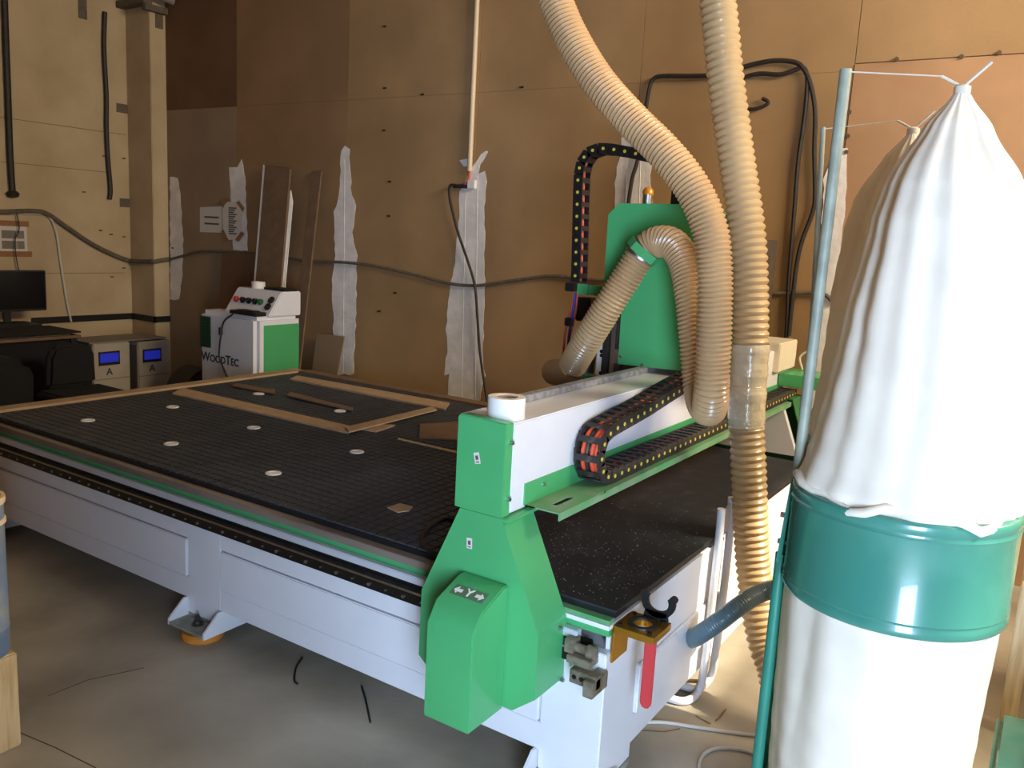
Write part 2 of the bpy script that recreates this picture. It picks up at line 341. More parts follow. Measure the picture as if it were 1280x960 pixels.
for xa, xb in ((X0, X0+.22), (-2.99, -2.773), (-1.211, X1)):
    for ya, yb in ((Y0-.0, Y0+.24), (Y1-.24, Y1)):
        f = ya < 3
        b = nb(); box(b, xa, xb+(.001 if xb == X1 else 0), ya-(.001 if f else 0), yb, .075, .532)
        lg = mk('leg', b, 'white_paint', T, bevel=.005)
        ys, yo = (ya, -1) if f else (yb, 1)
        b = nb(); box(b, xa-.0018, xb+.0018, min(ys, ys+yo*.095), max(ys, ys+yo*.095), .052, .064)
        if f: box(b, xa-.0018, xb+.0018, ya, yb, .052, .0745)
        mk('base_plate', b, 'dusty_plate' if f else 'white_paint', lg)
        if f:
            for xg in (xa-.012, xb+.002):
                b = nb(); prism(b, [(ya-.095, .05), (ya+.13, .05), (ya+.13, .10), (ya+.01, .145), (ya-.02, .145), (ya-.095, .075)], 'x', xg, xg+.010)
                mk('gusset', b, 'white_paint', lg)
            xm = (xa+xb)/2
            b = nb(); cyl(b, (xm, ya-.035, .064), (xm, ya-.035, .105), .008, 10); cyl(b, (xm, ya-.035, .064), (xm, ya-.035, .082), .017, 6); cyl(b, (xm, ya-.035, .064), (xm, ya-.035, .068), .026, 16)
            mk('levelling_bolt', b, 'dark_steel', lg, smooth=True)
        xm = (xa+xb)/2; ym = ya-.01 if f else yb+.01
        b = nb(); lathe(b, [(.0, 0), (.083, 0), (.088, .006), (.088, .026), (.080, .036), (.03, .040), (.03, .052), (0, .052)], (xm, ym, 0), 36)
        mk('foot_pad', b, 'orange', lg, smooth=True)
# layered front edge: wood strip, green channel, bright rail, rack
XA, XB = X0, X1
mk('edge_strip', box(nb(), XA, -1.31, Y0-.004, 2.188, .614, .643), 'wood_strip', T, bevel=.002)
mk('edge_strip', box(nb(), -1.306, XB, Y0+.004, 2.188, .629, .643), 'green_dusty', T)
mk('edge_strip', box(nb(), X0-.005, X0+.10, 2.19, 4.46, .643, .675), 'mdf', T, bevel=.002)
mk('edge_strip', box(nb(), X0+.10, -2.4, 4.40, 4.50, .643, .675), 'mdf_b', T, bevel=.002)
mk('top_plate', box(nb(), XA, XB+.003, Y0-.002, Y1, .6150, .6285), 'white_paint', T)
mk('channel', box(nb(), XA, XB-.002, Y0+.012, Y0+.05, .588, .615), 'green_paint', T)
mk('guide_rail', box(nb(), XA, -1.09, Y0-.020, Y0+.012, .563, .590), 'rail_steel', T, bevel=.003)
mk('recess_shade', box(nb(), XA, -1.05, Y0+.004, Y0+.012, .532, .565), 'black_steel', T)  # shade under the guide rail, painted as a black strip
mk('rack_cap', box(nb(), XA, -1.09, Y0-.024, Y0+.004, .529, .537), 'steel', T)
mk('rack', box(nb(), XA, -1.09, Y0-.022, Y0-.001, .490, .529), 'black_steel', T)
b = nb(); x = X0+.05; k = 0
while x < -1.15:
    cyl(b, (x, Y0-.028, .508), (x, Y0-.020, .508), .0065 if k % 2 == 0 else .0035, 8); x += .08; k += 1
mk('rack_bolts', b, 'steel', T, kind='stuff')
# bed: base slab, smooth black sheet by the near end, grid of vacuum tiles
mk('bed_slab', box(nb(), X0+.10, XB+.004, 2.185, 4.46, .643, .6605), 'black_plastic', T)
XS = -1.62
mk('bed_sheet', box(nb(), XS, XB+.006, 2.184, 4.47, .6605, ZB), 'black_sheet', T, bevel=.001)
pit = .05
tiles = []
nx = int((XS-(X0+.10))/pit); ny = int((4.40-2.19)/pit)
ports = [(-2.815, 2.463), (-2.815, 2.99), (-3.551, 2.97), (-3.553, 2.468), (-4.265, 2.462), (-4.273, 2.982), (-3.549, 3.616), (-4.27, 3.61)]
for i in range(nx):
    for j in range(ny):
        x = XS-.025-i*pit; y = 2.19+.025+j*pit
        tiles.append((x*x+y*y, x, y))
tiles.sort()
tb = nb(); h = .0212
box(tb, -h, h, -h, h, 0, .0065); me_t = None
o = mk('bed_tile', tb, 'black_bed', T); me_t = o.data
me_t.transform(Matrix.Translation(ORG[T.name])); bpy.data.objects.remove(o)
for _, x, y in tiles[:300]:
    o = bpy.data.objects.new('bed_tile', me_t); COL.objects.link(o); o.parent = T; o.location = Vector((x, y, .6605)) - ORG[T.name]
b = nb()
for _, x, y in tiles[300:]: box(b, x-h, x+h, y-h, y+h, .6605, ZB)
mk('bed_tiles_far', b, 'black_bed', T, kind='stuff')
for x, y in ports:
    mk('vacuum_plug', lathe(nb(), [(0, 0), (.034, 0), (.036, .003), (.034, .006), (.022, .0065), (.020, .004), (0, .004)], (x, y, ZB-.001), 28), 'white_plastic', T, smooth=True)
# limit block and bumper at the rail's end, stop block with two holes
b = nb(); box(b, -1.10, -1.02, 2.09, 2.148, .505, .53); box(b, -1.115, -1.085, 2.10, 2.148, .53, .575); cyl(b, (-1.085, 2.118, .548), (-1.02, 2.118, .548), .014, 12); cyl(b, (-1.045, 2.118, .548), (-1.015, 2.118, .548), .02, 14)
mk('rail_end_stop', b, 'dull_brass', T, bevel=.002)
b = nb(); box(b, -1.075, -.985, 2.07, 2.10, .458, .50); box(b, -1.018, -.985, 2.05, 2.148, .44, .492)
sb = mk('stop_block', b, 'dull_brass', T, bevel=.002)
for x in (-1.058, -1.034): mk('bolt_hole', cyl(nb(), (x, 2.0675, .480), (x, 2.075, .480), .007, 14), 'black_steel', sb)
# hole in the end panel where the blue-grey hose enters
hc = (-0.996, 2.8879, 0.2996)
mk('hose_hole', cyl(nb(), (hc[0]-.01, hc[1], hc[2]), (hc[0]+.0015, hc[1], hc[2]), .045, 24), 'black_steel', T)

# ------------------------------------------------------------------ loose boards and bits on the bed
def slab(name, quad, z, t, m, label, cat, group=None):
    b = nb(); prism(b, [(p[0], p[1]) for p in quad], 'z', z, z+t)
    return tag(mk(name, b, m), label, cat, group)
zt = ZB+.0005
slab('wood_strip', [(-4.589, 3.1987, 0.675), (-4.7061, 3.3573, 0.675), (-3.197, 3.3525, 0.675), (-3.1034, 3.231, 0.675)], zt, .010, 'mdf', 'long pale board strip lying lengthwise across the middle of the bed', 'board')
slab('wood_strip', [(-3.0907, 3.2179, 0.675), (-3.1804, 3.2857, 0.675), (-3.2121, 4.0783, 0.675), (-3.1315, 4.0247, 0.675)], zt+.0105, .008, 'mdf', 'pale board strip laid crosswise at the end of the long strip', 'board')
slab('wood_strip', [(-3.1211, 3.3483, 0.675), (-3.1471, 3.4927, 0.675), (-3.0599, 3.5562, 0.675), (-3.0287, 3.3629, 0.675)], zt, .008, 'mdf', 'short pale offcut beside the crosswise strip', 'offcut')
slab('wood_strip', [(-4.5552, 3.6285, 0.675), (-4.6056, 3.7081, 0.675), (-4.2682, 3.746, 0.675), (-4.1671, 3.6508, 0.675)], zt+.0062, .008, 'mdf_b', 'short brown strip pointing to the middle of the bed near its cabinet end', 'board')
slab('wood_strip', [(-4.0783, 3.6716, 0.675), (-4.1429, 3.7636, 0.675), (-3.5187, 3.7004, 0.675), (-3.4767, 3.6429, 0.675)], zt+.0062, .008, 'mdf_b', 'narrow brown strip beside a white plug at the back of the bed', 'board')
slab('wood_strip', [(-4.5272, 4.1041, 0.675), (-4.5917, 4.2385, 0.675), (-3.231, 4.2837, 0.675), (-3.1276, 4.0999, 0.675)], zt, .012, 'mdf', 'long pale board strip beside the back edge of the bed', 'board')
slab('board_offcut', [(-2.9767, 3.6747, 0.675), (-2.866, 3.8847, 0.675), (-2.6059, 3.5392, 0.675), (-2.7833, 3.433, 0.675)], zt, .008, 'mdf_b', 'brown rectangular board offcut against the green gantry cover', 'offcut')
slab('wood_strip', [(-2.8469, 3.3315, 0.668), (-2.8555, 3.3479, 0.668), (-2.4592, 3.3447, 0.668), (-2.4401, 3.3193, 0.668)], zt, .004, 'pine', 'very thin pale lath lying on the black bed', 'lath')
slab('wood_shim', [(-2.1302, 2.443, 0.668), (-2.1261, 2.5154, 0.668), (-2.0622, 2.5191, 0.668), (-2.042, 2.4706, 0.668), (-2.0616, 2.4264, 0.668)], zt, .004, 'mdf', 'small pale lozenge-shaped wood shim on the black bed', 'shim')
b = nb(); rnd = random.Random(3)
for k in range(900):
    if k < 560: x, y = rnd.uniform(-1.6, -1.0), 2.2+abs(rnd.gauss(0, .55))
    else: x, y = rnd.uniform(-4.4, -1.4), 2.155+abs(rnd.gauss(0, .03)) if k < 800 else rnd.uniform(2.2, 4.2)
    z = ZB if y > 2.19 else .6435
    if y > 4.4 or (2.182 < y < 2.2) or (y < 2.2 and x > -1.32): continue
    s = rnd.uniform(.0007, .0018); a = rnd.uniform(0, PI); z += .0006
    c_, s_ = math.cos(a)*s, math.sin(a)*s; e = rnd.uniform(.5, 2)
    vs = [(x+c_*e, y+s_*e), (x-s_, y+c_), (x-c_*e, y-s_*e), (x+s_, y-c_)]
    hexa(b, [(p[0], p[1], z) for p in vs] + [(p[0], p[1], z+.0012) for p in vs])
o = mk('sawdust', b, 'dust', kind='stuff'); tag(o, 'pale sawdust flecks scattered over the black bed', 'sawdust')
cable('bed_cable', [(-1.8133, 2.4859, 0.675), (-1.8721, 2.4822, 0.675), (-1.8501, 2.3573, 0.675), (-1.7858, 2.2371, 0.675), (-1.6911, 2.1776, 0.675), (-1.636, 2.1869, 0.675), (-1.6249, 2.2356, 0.675)], .008, 'black_plastic', 'black cable looped on the bed behind the green gantry foot')

# ------------------------------------------------------------------ gantry
G = thing('router_gantry', 'green and white router gantry bridging the black bed', 'gantry', (-1.36, 3.4, .36))
YA = 1.98
ap = [(-1.438,.938), (-1.573,.638), (-1.576,.416), (-1.50,.356), (-1.212,.356), (-1.134,.419), (-1.138,.621), (-1.285,.938)]
def shell(ya, yb, pts, t=.004):
    b = nb(); prism(b, pts, 'y', ya, ya+(t if yb > ya else -t))
    n = len(pts); cx = sum(p[0] for p in pts)/n; cz = sum(p[1] for p in pts)/n
    for i in range(n):
        p, q = pts[i], pts[(i+1)%n]
        ip = (p[0]+(cx-p[0])*.02, p[1]+(cz-p[1])*.02); iq = (q[0]+(cx-q[0])*.02, q[1]+(cz-q[1])*.02)
        y0, y1 = (ya+t+.0002, yb) if yb > ya else (yb, ya-t-.0002)
        hexa(b, [(p[0],y0,p[1]), (q[0],y0,q[1]), (iq[0],y0,iq[1]), (ip[0],y0,ip[1]), (p[0],y1,p[1]), (q[0],y1,q[1]), (iq[0],y1,iq[1]), (ip[0],y1,ip[1])])
    return b
mk('side_apron', shell(YA, 2.146, ap), 'green_paint', G)
mk('apron_top', box(nb(), -1.44, -1.262, YA+.001, 2.185, .930, .941), 'green_paint', G, bevel=.002)
b = nb(); prism(b, [(-1.459,.941), (-1.284,.941), (-1.284,1.224), (-1.447,1.229), (-1.459,1.222)], 'y', YA-.002, 2.018)
mk('end_cover', b, 'green_paint', G, bevel=.003)
for z in (1.165, .995):
    mk('cover_screw', cyl(nb(), (-1.284, 2.004, z), (-1.274, 2.004, z), .006, 10), 'steel', G)
for x, y, z in ((-1.1325, 2.10, .60), (-1.1295, 2.128, .42)):
    mk('cover_screw', cyl(nb(), (x-.006, y, z), (x+.008, y, z), .006, 10), 'steel', G)
# motor cover with the axis sticker on its sloping top
mc = [(1.806,.348), (1.979,.348), (1.979,.745), (1.955,.745), (1.845,.702), (1.806,.645)]
b = nb(); prism(b, mc, 'x', -1.412, -1.247)
mcv = mk('motor_cover', b, 'green_paint', G, bevel=.004)
d = Vector((0, 1.955-1.845, .745-.702)).normalized(); nrm = Vector((0, -d.z, d.y)); cen = Vector((-1.330, 1.896, .722)) + nrm*.0012
rs = Matrix(((1,0,0), (0,d.y,nrm.y), (0,d.z,nrm.z)))
b = nb(); box(b, -.058, .058, -.020, .020, -.0012, .0); b.transform(Matrix.Translation(cen) @ rs.to_4x4())
M['sticker_green'] = mat('grey_green_sticker', (92,116,88), .5)
mk('axis_sticker', b, 'sticker_green', mcv)
text('Y', .042, cen+nrm*.001, rs, 'tape_white', 'axis_letter', mcv)
for s in (-1, 1):
    b = nb(); prism(b, [(s*.054, 0), (s*.040, .014), (s*.040, .006), (s*.024, .006), (s*.024, -.006), (s*.040, -.006), (s*.040, -.014)], 'z', .0004, .0014)
    b.transform(Matrix.Translation(cen) @ rs.to_4x4()); mk('axis_arrow', b, 'tape_white', mcv)
for x, z, a in ((-1.382, 1.105, -.25), (-1.395, .838, -.06)):
    R_ = Matrix.Rotation(a, 3, 'Y')
    b = nb(); box(b, -.010, .010, -.0008, .0, -.017, .017); b.transform(Matrix.Translation((x, YA-.0022, z)) @ R_.to_4x4())
    st = mk('inspection_sticker', b, 'paper', G)
    b = nb(); box(b, -.005, .005, -.0012, -.0008, -.005, .008); box(b, -.006, .006, -.0012, -.0008, -.013, -.010); b.transform(Matrix.Translation((x, YA-.0022, z)) @ R_.to_4x4())
    mk('sticker_print', b, 'ink', st)
# beam
XF, XK = -1.284, -1.485
b = nb(); box(b, XK, XF, 2.019, 4.96, .945, 1.2185)
mk('beam', b, 'white_paint', G, bevel=.004)
mk('top_rail', box(nb(), -1.468, -1.430, 2.15, 4.90, 1.219, 1.243), 'steel_dusty', G, bevel=.003)
mk('back_rail', box(nb(), -1.50, XK, 2.10, 4.90, .99, 1.02), 'steel_dusty', G)
mk('mounting_strip', box(nb(), XF, XF+.004, 2.092, 4.86, .955, 1.022), 'green_paint', G)
for y in (2.20, 2.95, 3.7): mk('strip_screw', cyl(nb(), (XF, y, .998), (XF+.010, y, .998), .006, 10), 'steel', G)
# chain tray: a shelf with a slot and a turned-down lip
ox0, ox1, oy0, oy1 = XF, -1.160, 2.10, 4.90; sx, sy, sl_, sr = -1.215, 2.215, .045, .011
inn = []; out = []
for k in range(24):
    a = 2*PI*k/24; c_, s_ = math.cos(a), math.sin(a)
    inn.append((sx+sr*c_, sy+(sl_ if s_ >= 0 else -sl_)+sr*s_))
    t = min((( ox1-.0)-sx if c_ > 0 else sx-ox0)/max(1e-6, abs(c_)), (2.40-sy if s_ > 0 else sy-oy0)/max(1e-6, abs(s_)))
    out.append((sx+t*c_, sy+t*s_))
b = nb(); holed(b, out, inn, 'z', .950, .9545)
for cx_, cy_ in ((ox0, oy0), (ox1, oy0), (ox0, 2.40), (ox1, 2.40)):
    ks = sorted(range(24), key=lambda k: (out[k][0]-cx_)**2+(out[k][1]-cy_)**2)[:2]
    p, q = out[ks[0]], out[ks[1]]
    prism(b, [(cx_, cy_), p, q], 'z', .950, .9545)
box(b, ox0, ox1, 2.40, oy1, .950, .9545); box(b, ox1-.004, ox1, oy0, oy1, .930, .9499)
mk('chain_tray', b, 'green_dusty', G)
# far side of the gantry
fp = [(-1.50,.60), (-1.06,.60), (-1.08,.70), (-1.20,.95), (-1.50,.95)]
b = nb(); prism(b, [(-1.56,.665), (-1.09,.672), (-1.20,.952), (-1.47,.952)], 'y', 4.56, 4.60); mk('far_leg_plate', b, 'white_paint', G)
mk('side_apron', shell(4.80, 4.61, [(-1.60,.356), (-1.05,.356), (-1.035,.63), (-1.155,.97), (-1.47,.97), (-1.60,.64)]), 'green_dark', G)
b = nb(); box(b, XF-.19, XF+.03, 4.62, 4.97, 1.10, 1.262); mk('beam_end_box', b, 'cream_paint', G, bevel=.006)
b = nb(); box(b, XF+.005, -1.06, 4.74, 5.02, 1.015, 1.085); mk('end_bracket', b, 'green_paint', G, bevel=.003)
b = nb(); tube(b, smoothpath([(-1.2046, 4.95, 1.0933), (-1.2256, 4.95, 1.1606), (-1.1847, 4.95, 1.1981), (-1.1399, 4.95, 1.1573), (-1.1459, 4.95, 1.0917)], 6), .006, 8); mk('cable_loop', b, 'wire_white', G, smooth=True)

# ------------------------------------------------------------------ cable carrier chains
def link_mesh(pitch, hgt, wid, name):
    # along +x, opening to +z, width along y
    b = nb(); L = pitch*.5
    for s in (-1, 1):
        y0 = s*wid/2; y1 = y0-s*.006
        prism(b, [(-L*1.06, -hgt/2), (L*.9, -hgt/2), (L*1.06, -hgt*.3), (L*1.06, hgt*.3), (L*.9, hgt/2), (-L*1.06, hgt/2)], 'y', y0, y1)
        cyl(b, (0, y0, 0), (0, y0+s*.0016, 0), hgt*.15, 12, mi=1)
    for sz in (-1, 1):
        box(b, -L*.42, L*.42, -wid/2+.006, wid/2-.006, sz*hgt*.5-(.005 if sz > 0 else 0), sz*hgt*.5+(0 if sz > 0 else .005))
    bmesh.ops.recalc_face_normals(b, faces=b.faces)
    me = bpy.data.meshes.new(name); b.to_mesh(me); b.free(); return me
def chain(root, path, pitch, hgt, wid, side, mats, dots):
    pts = resample(smoothpath(path, 10), pitch); me = link_mesh(pitch, hgt, wid, 'chain_link')
    me.materials.append(M[mats[0]]); me.materials.append(M[mats[1]])
    for a, c in zip(pts, pts[1:]):
        t = (c-a).normalized(); y = Vector(side); z = t.cross(y).normalized(); y = z.cross(t)
        m = Matrix((t, y, z)).transposed().to_4x4(); m.translation = (a+c)/2 - ORG[root.name]
        o = bpy.data.objects.new('chain_link', me); COL.objects.link(o); o.parent = root; o.matrix_local = m
xc = -1.226; wch = .090
C1 = thing('cable_chain', 'black cable chain looping along the tray of the white beam', 'cable chain', (xc, 3.3, .955))
zl = .9805; yc = 2.475; rc = .083
cp = [(xc, 4.78, zl), (xc, 4.0, zl), (xc, 3.2, zl), (xc, 2.7, zl), (xc, yc, zl)]
cp += [(xc, yc-rc*math.sin(a), zl+rc-rc*math.cos(a)) for a in (.52, 1.05, 1.57, 2.09, 2.62)] + [(xc, yc+.02, zl+2*rc), (xc, 2.75, 1.172), (xc, 3.0, 1.205), (xc, 3.25, 1.234)]
chain(C1, cp, .052, .046, wch, (1, 0, 0), ('dusty_black', 'yellow'), 1)
inner = [(xc, 3.2, zl), (xc, 2.7, zl), (xc, yc, zl)] + cp[5:]
for dx, m in ((-.024, 'wire_red'), (-.008, 'dark_steel'), (.010, 'wire_red'), (.026, 'wire_red')):
    mk('loom_cable', tube(nb(), smoothpath([(p[0]+dx, p[1], p[2]) for p in inner], 8), .0075, 8), m, C1, smooth=True)
yz = 3.40
C2 = thing('cable_chain', 'black cable chain standing upright and bending over the head', 'cable chain', (-1.8729, 3.4, 1.5697))
zp = [(-1.8687, 3.4, 1.57), (-1.8706, 3.4, 1.6495), (-1.8775, 3.4, 1.7928), (-1.8842, 3.4, 1.9345), (-1.8882, 3.4, 2.0397), (-1.8835, 3.4, 2.0851), (-1.8627, 3.4, 2.1301), (-1.8165, 3.4, 2.1538), (-1.7576, 3.4, 2.1565), (-1.6599, 3.4, 2.1421), (-1.5455, 3.4, 2.1181), (-1.4344, 3.4, 2.0915)]
zp = [(p[0], 3.42, p[2]) for p in zp]
chain(C2, zp, .052, .046, .075, (0, 1, 0), ('black_plastic', 'yellow'), 1)
for dx, m in ((-.02, 'wire_red'), (.0, 'dark_steel'), (.018, 'wire_red')):
    mk('loom_cable', tube(nb(), smoothpath([(p[0], p[1]+dx, p[2]) for p in zp], 8), .006, 8), m, C2, smooth=True)

# ------------------------------------------------------------------ router head
YP = 3.27
Hd = thing('spindle_carriage', 'green plated spindle carriage standing on the gantry beam', 'spindle carriage', (-1.36, 3.4, 1.25))
pl = [(-1.6682, 3.27, 1.8705), (-1.6195, 3.27, 1.9183), (-1.2036, 3.27, 1.9217), (-1.117, 3.27, 1.8656), (-1.0579, 3.27, 1.2819), (-1.0975, 3.27, 1.2507), (-1.2499, 3.27, 1.2468), (-1.5704, 3.27, 1.2394), (-1.5749, 3.27, 1.566), (-1.6664, 3.27, 1.5658)]
mk('cover_plate', prism(nb(), [(p[0], p[2]) for p in pl], 'y', YP, YP+.012), 'green_paint', Hd, bevel=.002)
for p in ((-1.5578, 3.27, 1.2723), (-1.4546, 3.27, 1.2507), (-1.3813, 3.27, 1.6824)): mk('plate_screw', cyl(nb(), (p[0], YP-.005, p[2]), (p[0], YP, p[2]), .006, 10), 'steel', Hd)
mk('carriage', box(nb(), -1.48, -1.06, YP+.03, YP+.42, 1.26, 1.80), 'dark_steel', Hd, bevel=.004)
mk('carriage_shoe', box(nb(), -1.475, -1.10, YP+.02, YP+.40, 1.246, 1.26), 'steel', Hd)
b = nb(); box(b, -1.60, -1.57, YP+.02, YP+.06, 1.02, 1.62); box(b, -1.66, -1.63, YP+.02, YP+.40, 1.02, 1.66); mk('slide_column', b, 'dark_steel', Hd, bevel=.003)
b = nb(); box(b, -1.625, -1.604, YP+.03, YP+.05, 1.05, 1.58); mk('slide_rail', b, 'steel', Hd)
b = nb(); box(b, -1.61, -1.575, YP+.012, YP+.03, 1.24, 1.30); mk('slide_block', b, 'steel', Hd, bevel=.002)
cy = (-1.7997, 3.45, 1.1932)
mk('spindle', cyl(nb(), (cy[0]-.03, 3.45, .98), (cy[0]-.03, 3.45, 1.32), .055, 28), 'steel', Hd, smooth=True)
b = nb(); q = (-1.6734, 3.31, 1.2511); box(b, q[0]-.016, q[0]+.016, 3.30, 3.36, q[2]-.09, q[2]+.075); wbk = mk('spindle_block', b, 'white_plastic', Hd, bevel=.002)
for py in ((-1.6678, 3.31, 1.2803), (-1.6664, 3.31, 1.2627), (-1.6641, 3.31, 1.1843)): mk('block_hole', cyl(nb(), (py[0], 3.298, py[2]), (py[0], 3.302, py[2]), .008, 12), 'black_steel', wbk)
q = (-1.7013, 3.31, 1.1504); b = nb(); box(b, q[0]-.04, q[0]+.02, 3.28, 3.34, q[2]-.03, q[2]+.02); mk('spindle_bracket', b, 'green_paint', Hd, bevel=.002)
q = (-1.5327, 3.36, 1.9259)
b = nb(); cyl(b, (q[0], 3.36, q[2]-.06), (q[0], 3.36, q[2]+.035), .021, 24); mk('beacon_body', b, 'steel', Hd, smooth=True)
b = nb(); lathe(b, [(.023, .035), (.0235, .05), (.019, .058), (.014, .064), (0, .066)], (q[0], 3.36, q[2]), 24); mk('beacon_cap', b, 'amber', Hd, smooth=True)
q = (-1.4172, 3.4, 1.9443); mk('cable_clip', box(nb(), q[0]-.02, q[0]+.02, 3.38, 3.44, q[2]-.06, q[2]+.05), 'black_plastic', Hd, bevel=.003)
q = (-1.8783, 3.42, 1.5507)
b = nb(); box(b, q[0]-.035, q[0]+.012, 3.37, 3.46, q[2]-.026, q[2]+.012); mk('chain_anchor', b, 'black_plastic', Hd, bevel=.003)
q = (-1.8139, 3.38, 1.5382)
b = nb(); box(b, q[0]-.026, q[0]+.026, 3.355, 3.37, q[2]-.022, q[2]+.026); box(b, q[0]-.02, q[0]+.20, 3.37, 3.376, q[2]-.022, q[2]+.022); mk('anchor_bracket', b, 'green_paint', Hd)
for i, (m, path) in enumerate((('wire_red', [(-1.8815, 3.4, 1.5179), (-1.8846, 3.4, 1.4479), (-1.9015, 3.4, 1.3909), (-1.9129, 3.4, 1.3152), (-1.9145, 3.4, 1.2211)]), ('wire_red', [(-1.8662, 3.41, 1.5189), (-1.8692, 3.41, 1.4489), (-1.8804, 3.41, 1.3739), (-1.8959, 3.41, 1.2977), (-1.9017, 3.41, 1.2029)]), ('wire_blue', [(-1.8676, 3.39, 1.5193), (-1.8707, 3.39, 1.4495), (-1.8791, 3.39, 1.3936), (-1.8862, 3.39, 1.3188), (-1.8863, 3.39, 1.2067)]))):
    mk('head_wire', tube(nb(), smoothpath(path, 6), .006, 8), m, Hd, smooth=True)
b = nb(); q = (-1.8869, 3.39, 1.3854); box(b, q[0]-.02, q[0]+.012, 3.375, 3.41, q[2]-.02, q[2]+.018); mk('wire_clip', b, 'black_plastic', Hd, bevel=.003)
q = (-1.8488, 3.42, 1.4393); mk('motor_plug', box(nb(), q[0]-.03, q[0]+.045, 3.42, 3.5, q[2]-.05, q[2]+.06), 'black_plastic', Hd, bevel=.006)

# ------------------------------------------------------------------ suction hoses
h1 = [(-3.05, 2.78, 4.46), (-2.75, 2.78, 3.95), (-2.45, 2.78, 3.35), (-1.8292, 2.78, 2.8715), (-1.6945, 2.78, 2.6094), (-1.6103, 2.78, 2.4651), (-1.4944, 2.78, 2.3154), (-1.3577, 2.78, 2.1849), (-1.2142, 2.78, 2.064), (-1.1044, 2.78, 1.9472), (-1.0325, 2.78, 1.819), (-1.0026, 2.78, 1.6869), (-0.9854, 2.78, 1.5121), (-0.9812, 2.79, 1.3738), (-0.9795, 2.8, 1.2607), (-1.0034, 2.86, 1.1888), (-1.0588, 2.94, 1.2019), (-1.0972, 2.98, 1.2819), (-1.1313, 3, 1.4267), (-1.1726, 3.03, 1.5716), (-1.2213, 3.07, 1.682), (-1.286, 3.1, 1.7548), (-1.3591, 3.12, 1.7671), (-1.4174, 3.12, 1.7298), (-1.4789, 3.1, 1.6182), (-1.5509, 3.08, 1.4806), (-1.6394, 3.1, 1.3414), (-1.7402, 3.18, 1.2229)]
H1 = thing('suction_hose', 'beige ribbed hose dropping from above, folding back up and arching over the green plate', 'hose', h1[11])
mk('hose_wall', ribbed(nb(), h1, .058, .0165, .0045), 'hose', H1, smooth=True)
e = [(-1.7402, 3.18, 1.2229), (-1.7979, 3.23, 1.1856), (-1.8692, 3.3, 1.1581), (-1.9391, 3.37, 1.1453)]
b = nb(); ribbed(b, e, .060, .012, .0012, 28); mk('hose_boot', b, 'hose', H1, smooth=True)
cpth = resample(smoothpath(h1, 14), .004)
def near(p): return min(range(len(cpth)), key=lambda i: (cpth[i]-Vector(p)).length)
def band(name, i0, i1, r, m):
    b = nb(); tube(b, cpth[i0:i1], r, 28, False); mk(name, b, m, H1, smooth=True)
i = near((-1.4206, 3.12, 1.7265))
band('hose_clamp', i-6, i-3, .0645, 'steel'); band('hose_clamp', i+5, i+9, .0645, 'steel')
t = (cpth[i+1]-cpth[i-1]).normalized(); u = Vector((0,-1,0)); u = (u-t*u.dot(t)).normalized(); v = t.cross(u)
b = nb(); n = 8
for k in range(n):
    pass
ring_o = [(math.cos(2*PI*(k+.5)/n)*.074, math.sin(2*PI*(k+.5)/n)*.074) for k in range(n)]; ring_i = [(x*.86, y*.86) for x, y in ring_o]
holed(b, ring_o, ring_i, 'z', -.017, .017)
Mx = Matrix((u, v, t)).transposed().to_4x4(); Mx.translation = cpth[i]; b.transform(Mx)
mk('hose_bracket', b, 'green_paint', H1)
q = cpth[i]; b = nb(); box(b, q.x-.02, q.x+.02, q.y+.06, YP, q.z-.015, q.z+.015); mk('bracket_arm', b, 'green_paint', H1)
h3 = [(-1.42, 3.1, 4.46), (-1.38, 3.1, 3.9), (-1.33, 3.1, 3.3), (-1.2671, 3.1, 2.9191), (-1.2005, 3.1, 2.6401), (-1.1431, 3.1, 2.3649), (-1.0718, 3.1, 2.0753), (-1.0065, 3.1, 1.818), (-0.9736, 3.1, 1.6155), (-0.9523, 3.1, 1.4094), (-0.9458, 3.1, 1.259), (-0.9363, 3.1, 1.1069), (-0.9176, 3.1, 0.9859), (-0.8862, 3.1, 0.7717), (-0.8577, 3.1, 0.5864), (-0.8116, 3.08, 0.4114), (-0.7648, 3.06, 0.2871), (-0.7092, 3.02, 0.2152), (-.66, 2.97, .10)]
H3 = thing('suction_hose', 'cream ribbed hose hanging straight down with a taped joint', 'hose', h3[-1])
mk('hose_wall', ribbed(nb(), h3, .063, .0275, .0045), 'hose_b', H3, smooth=True)
cp3 = resample(smoothpath(h3, 14), .006); ia = min(range(len(cp3)), key=lambda i: (cp3[i]-Vector((-0.9523, 3.1, 1.4094))).length); ib = min(range(len(cp3)), key=lambda i: (cp3[i]-Vector((-0.9347, 3.1, 1.0917))).length)
rnd = random.Random(5)
b = nb(); tube(b, cp3[ia:ib], [.0688+.0016*math.sin(i*.45)+rnd.uniform(-.0012, .0012) for i in range(ib-ia)], 28, False); mk('tape_wrap', b, 'film', H3, smooth=True)
hb = [(-0.996, 2.8879, 0.2996), (-0.93, 2.7858, 0.3794), (-0.86, 2.7774, 0.4564), (-0.81, 2.8281, 0.5107), (-0.77, 2.9223, 0.5353), (-0.71, 2.9536, 0.5634)]
o = mk('drain_hose', ribbed(nb(), hb, .033, .009, .0008, 24), 'blue_hose', smooth=True)
tag(o, 'thick blue-grey hose leaving the end panel of the table', 'hose')

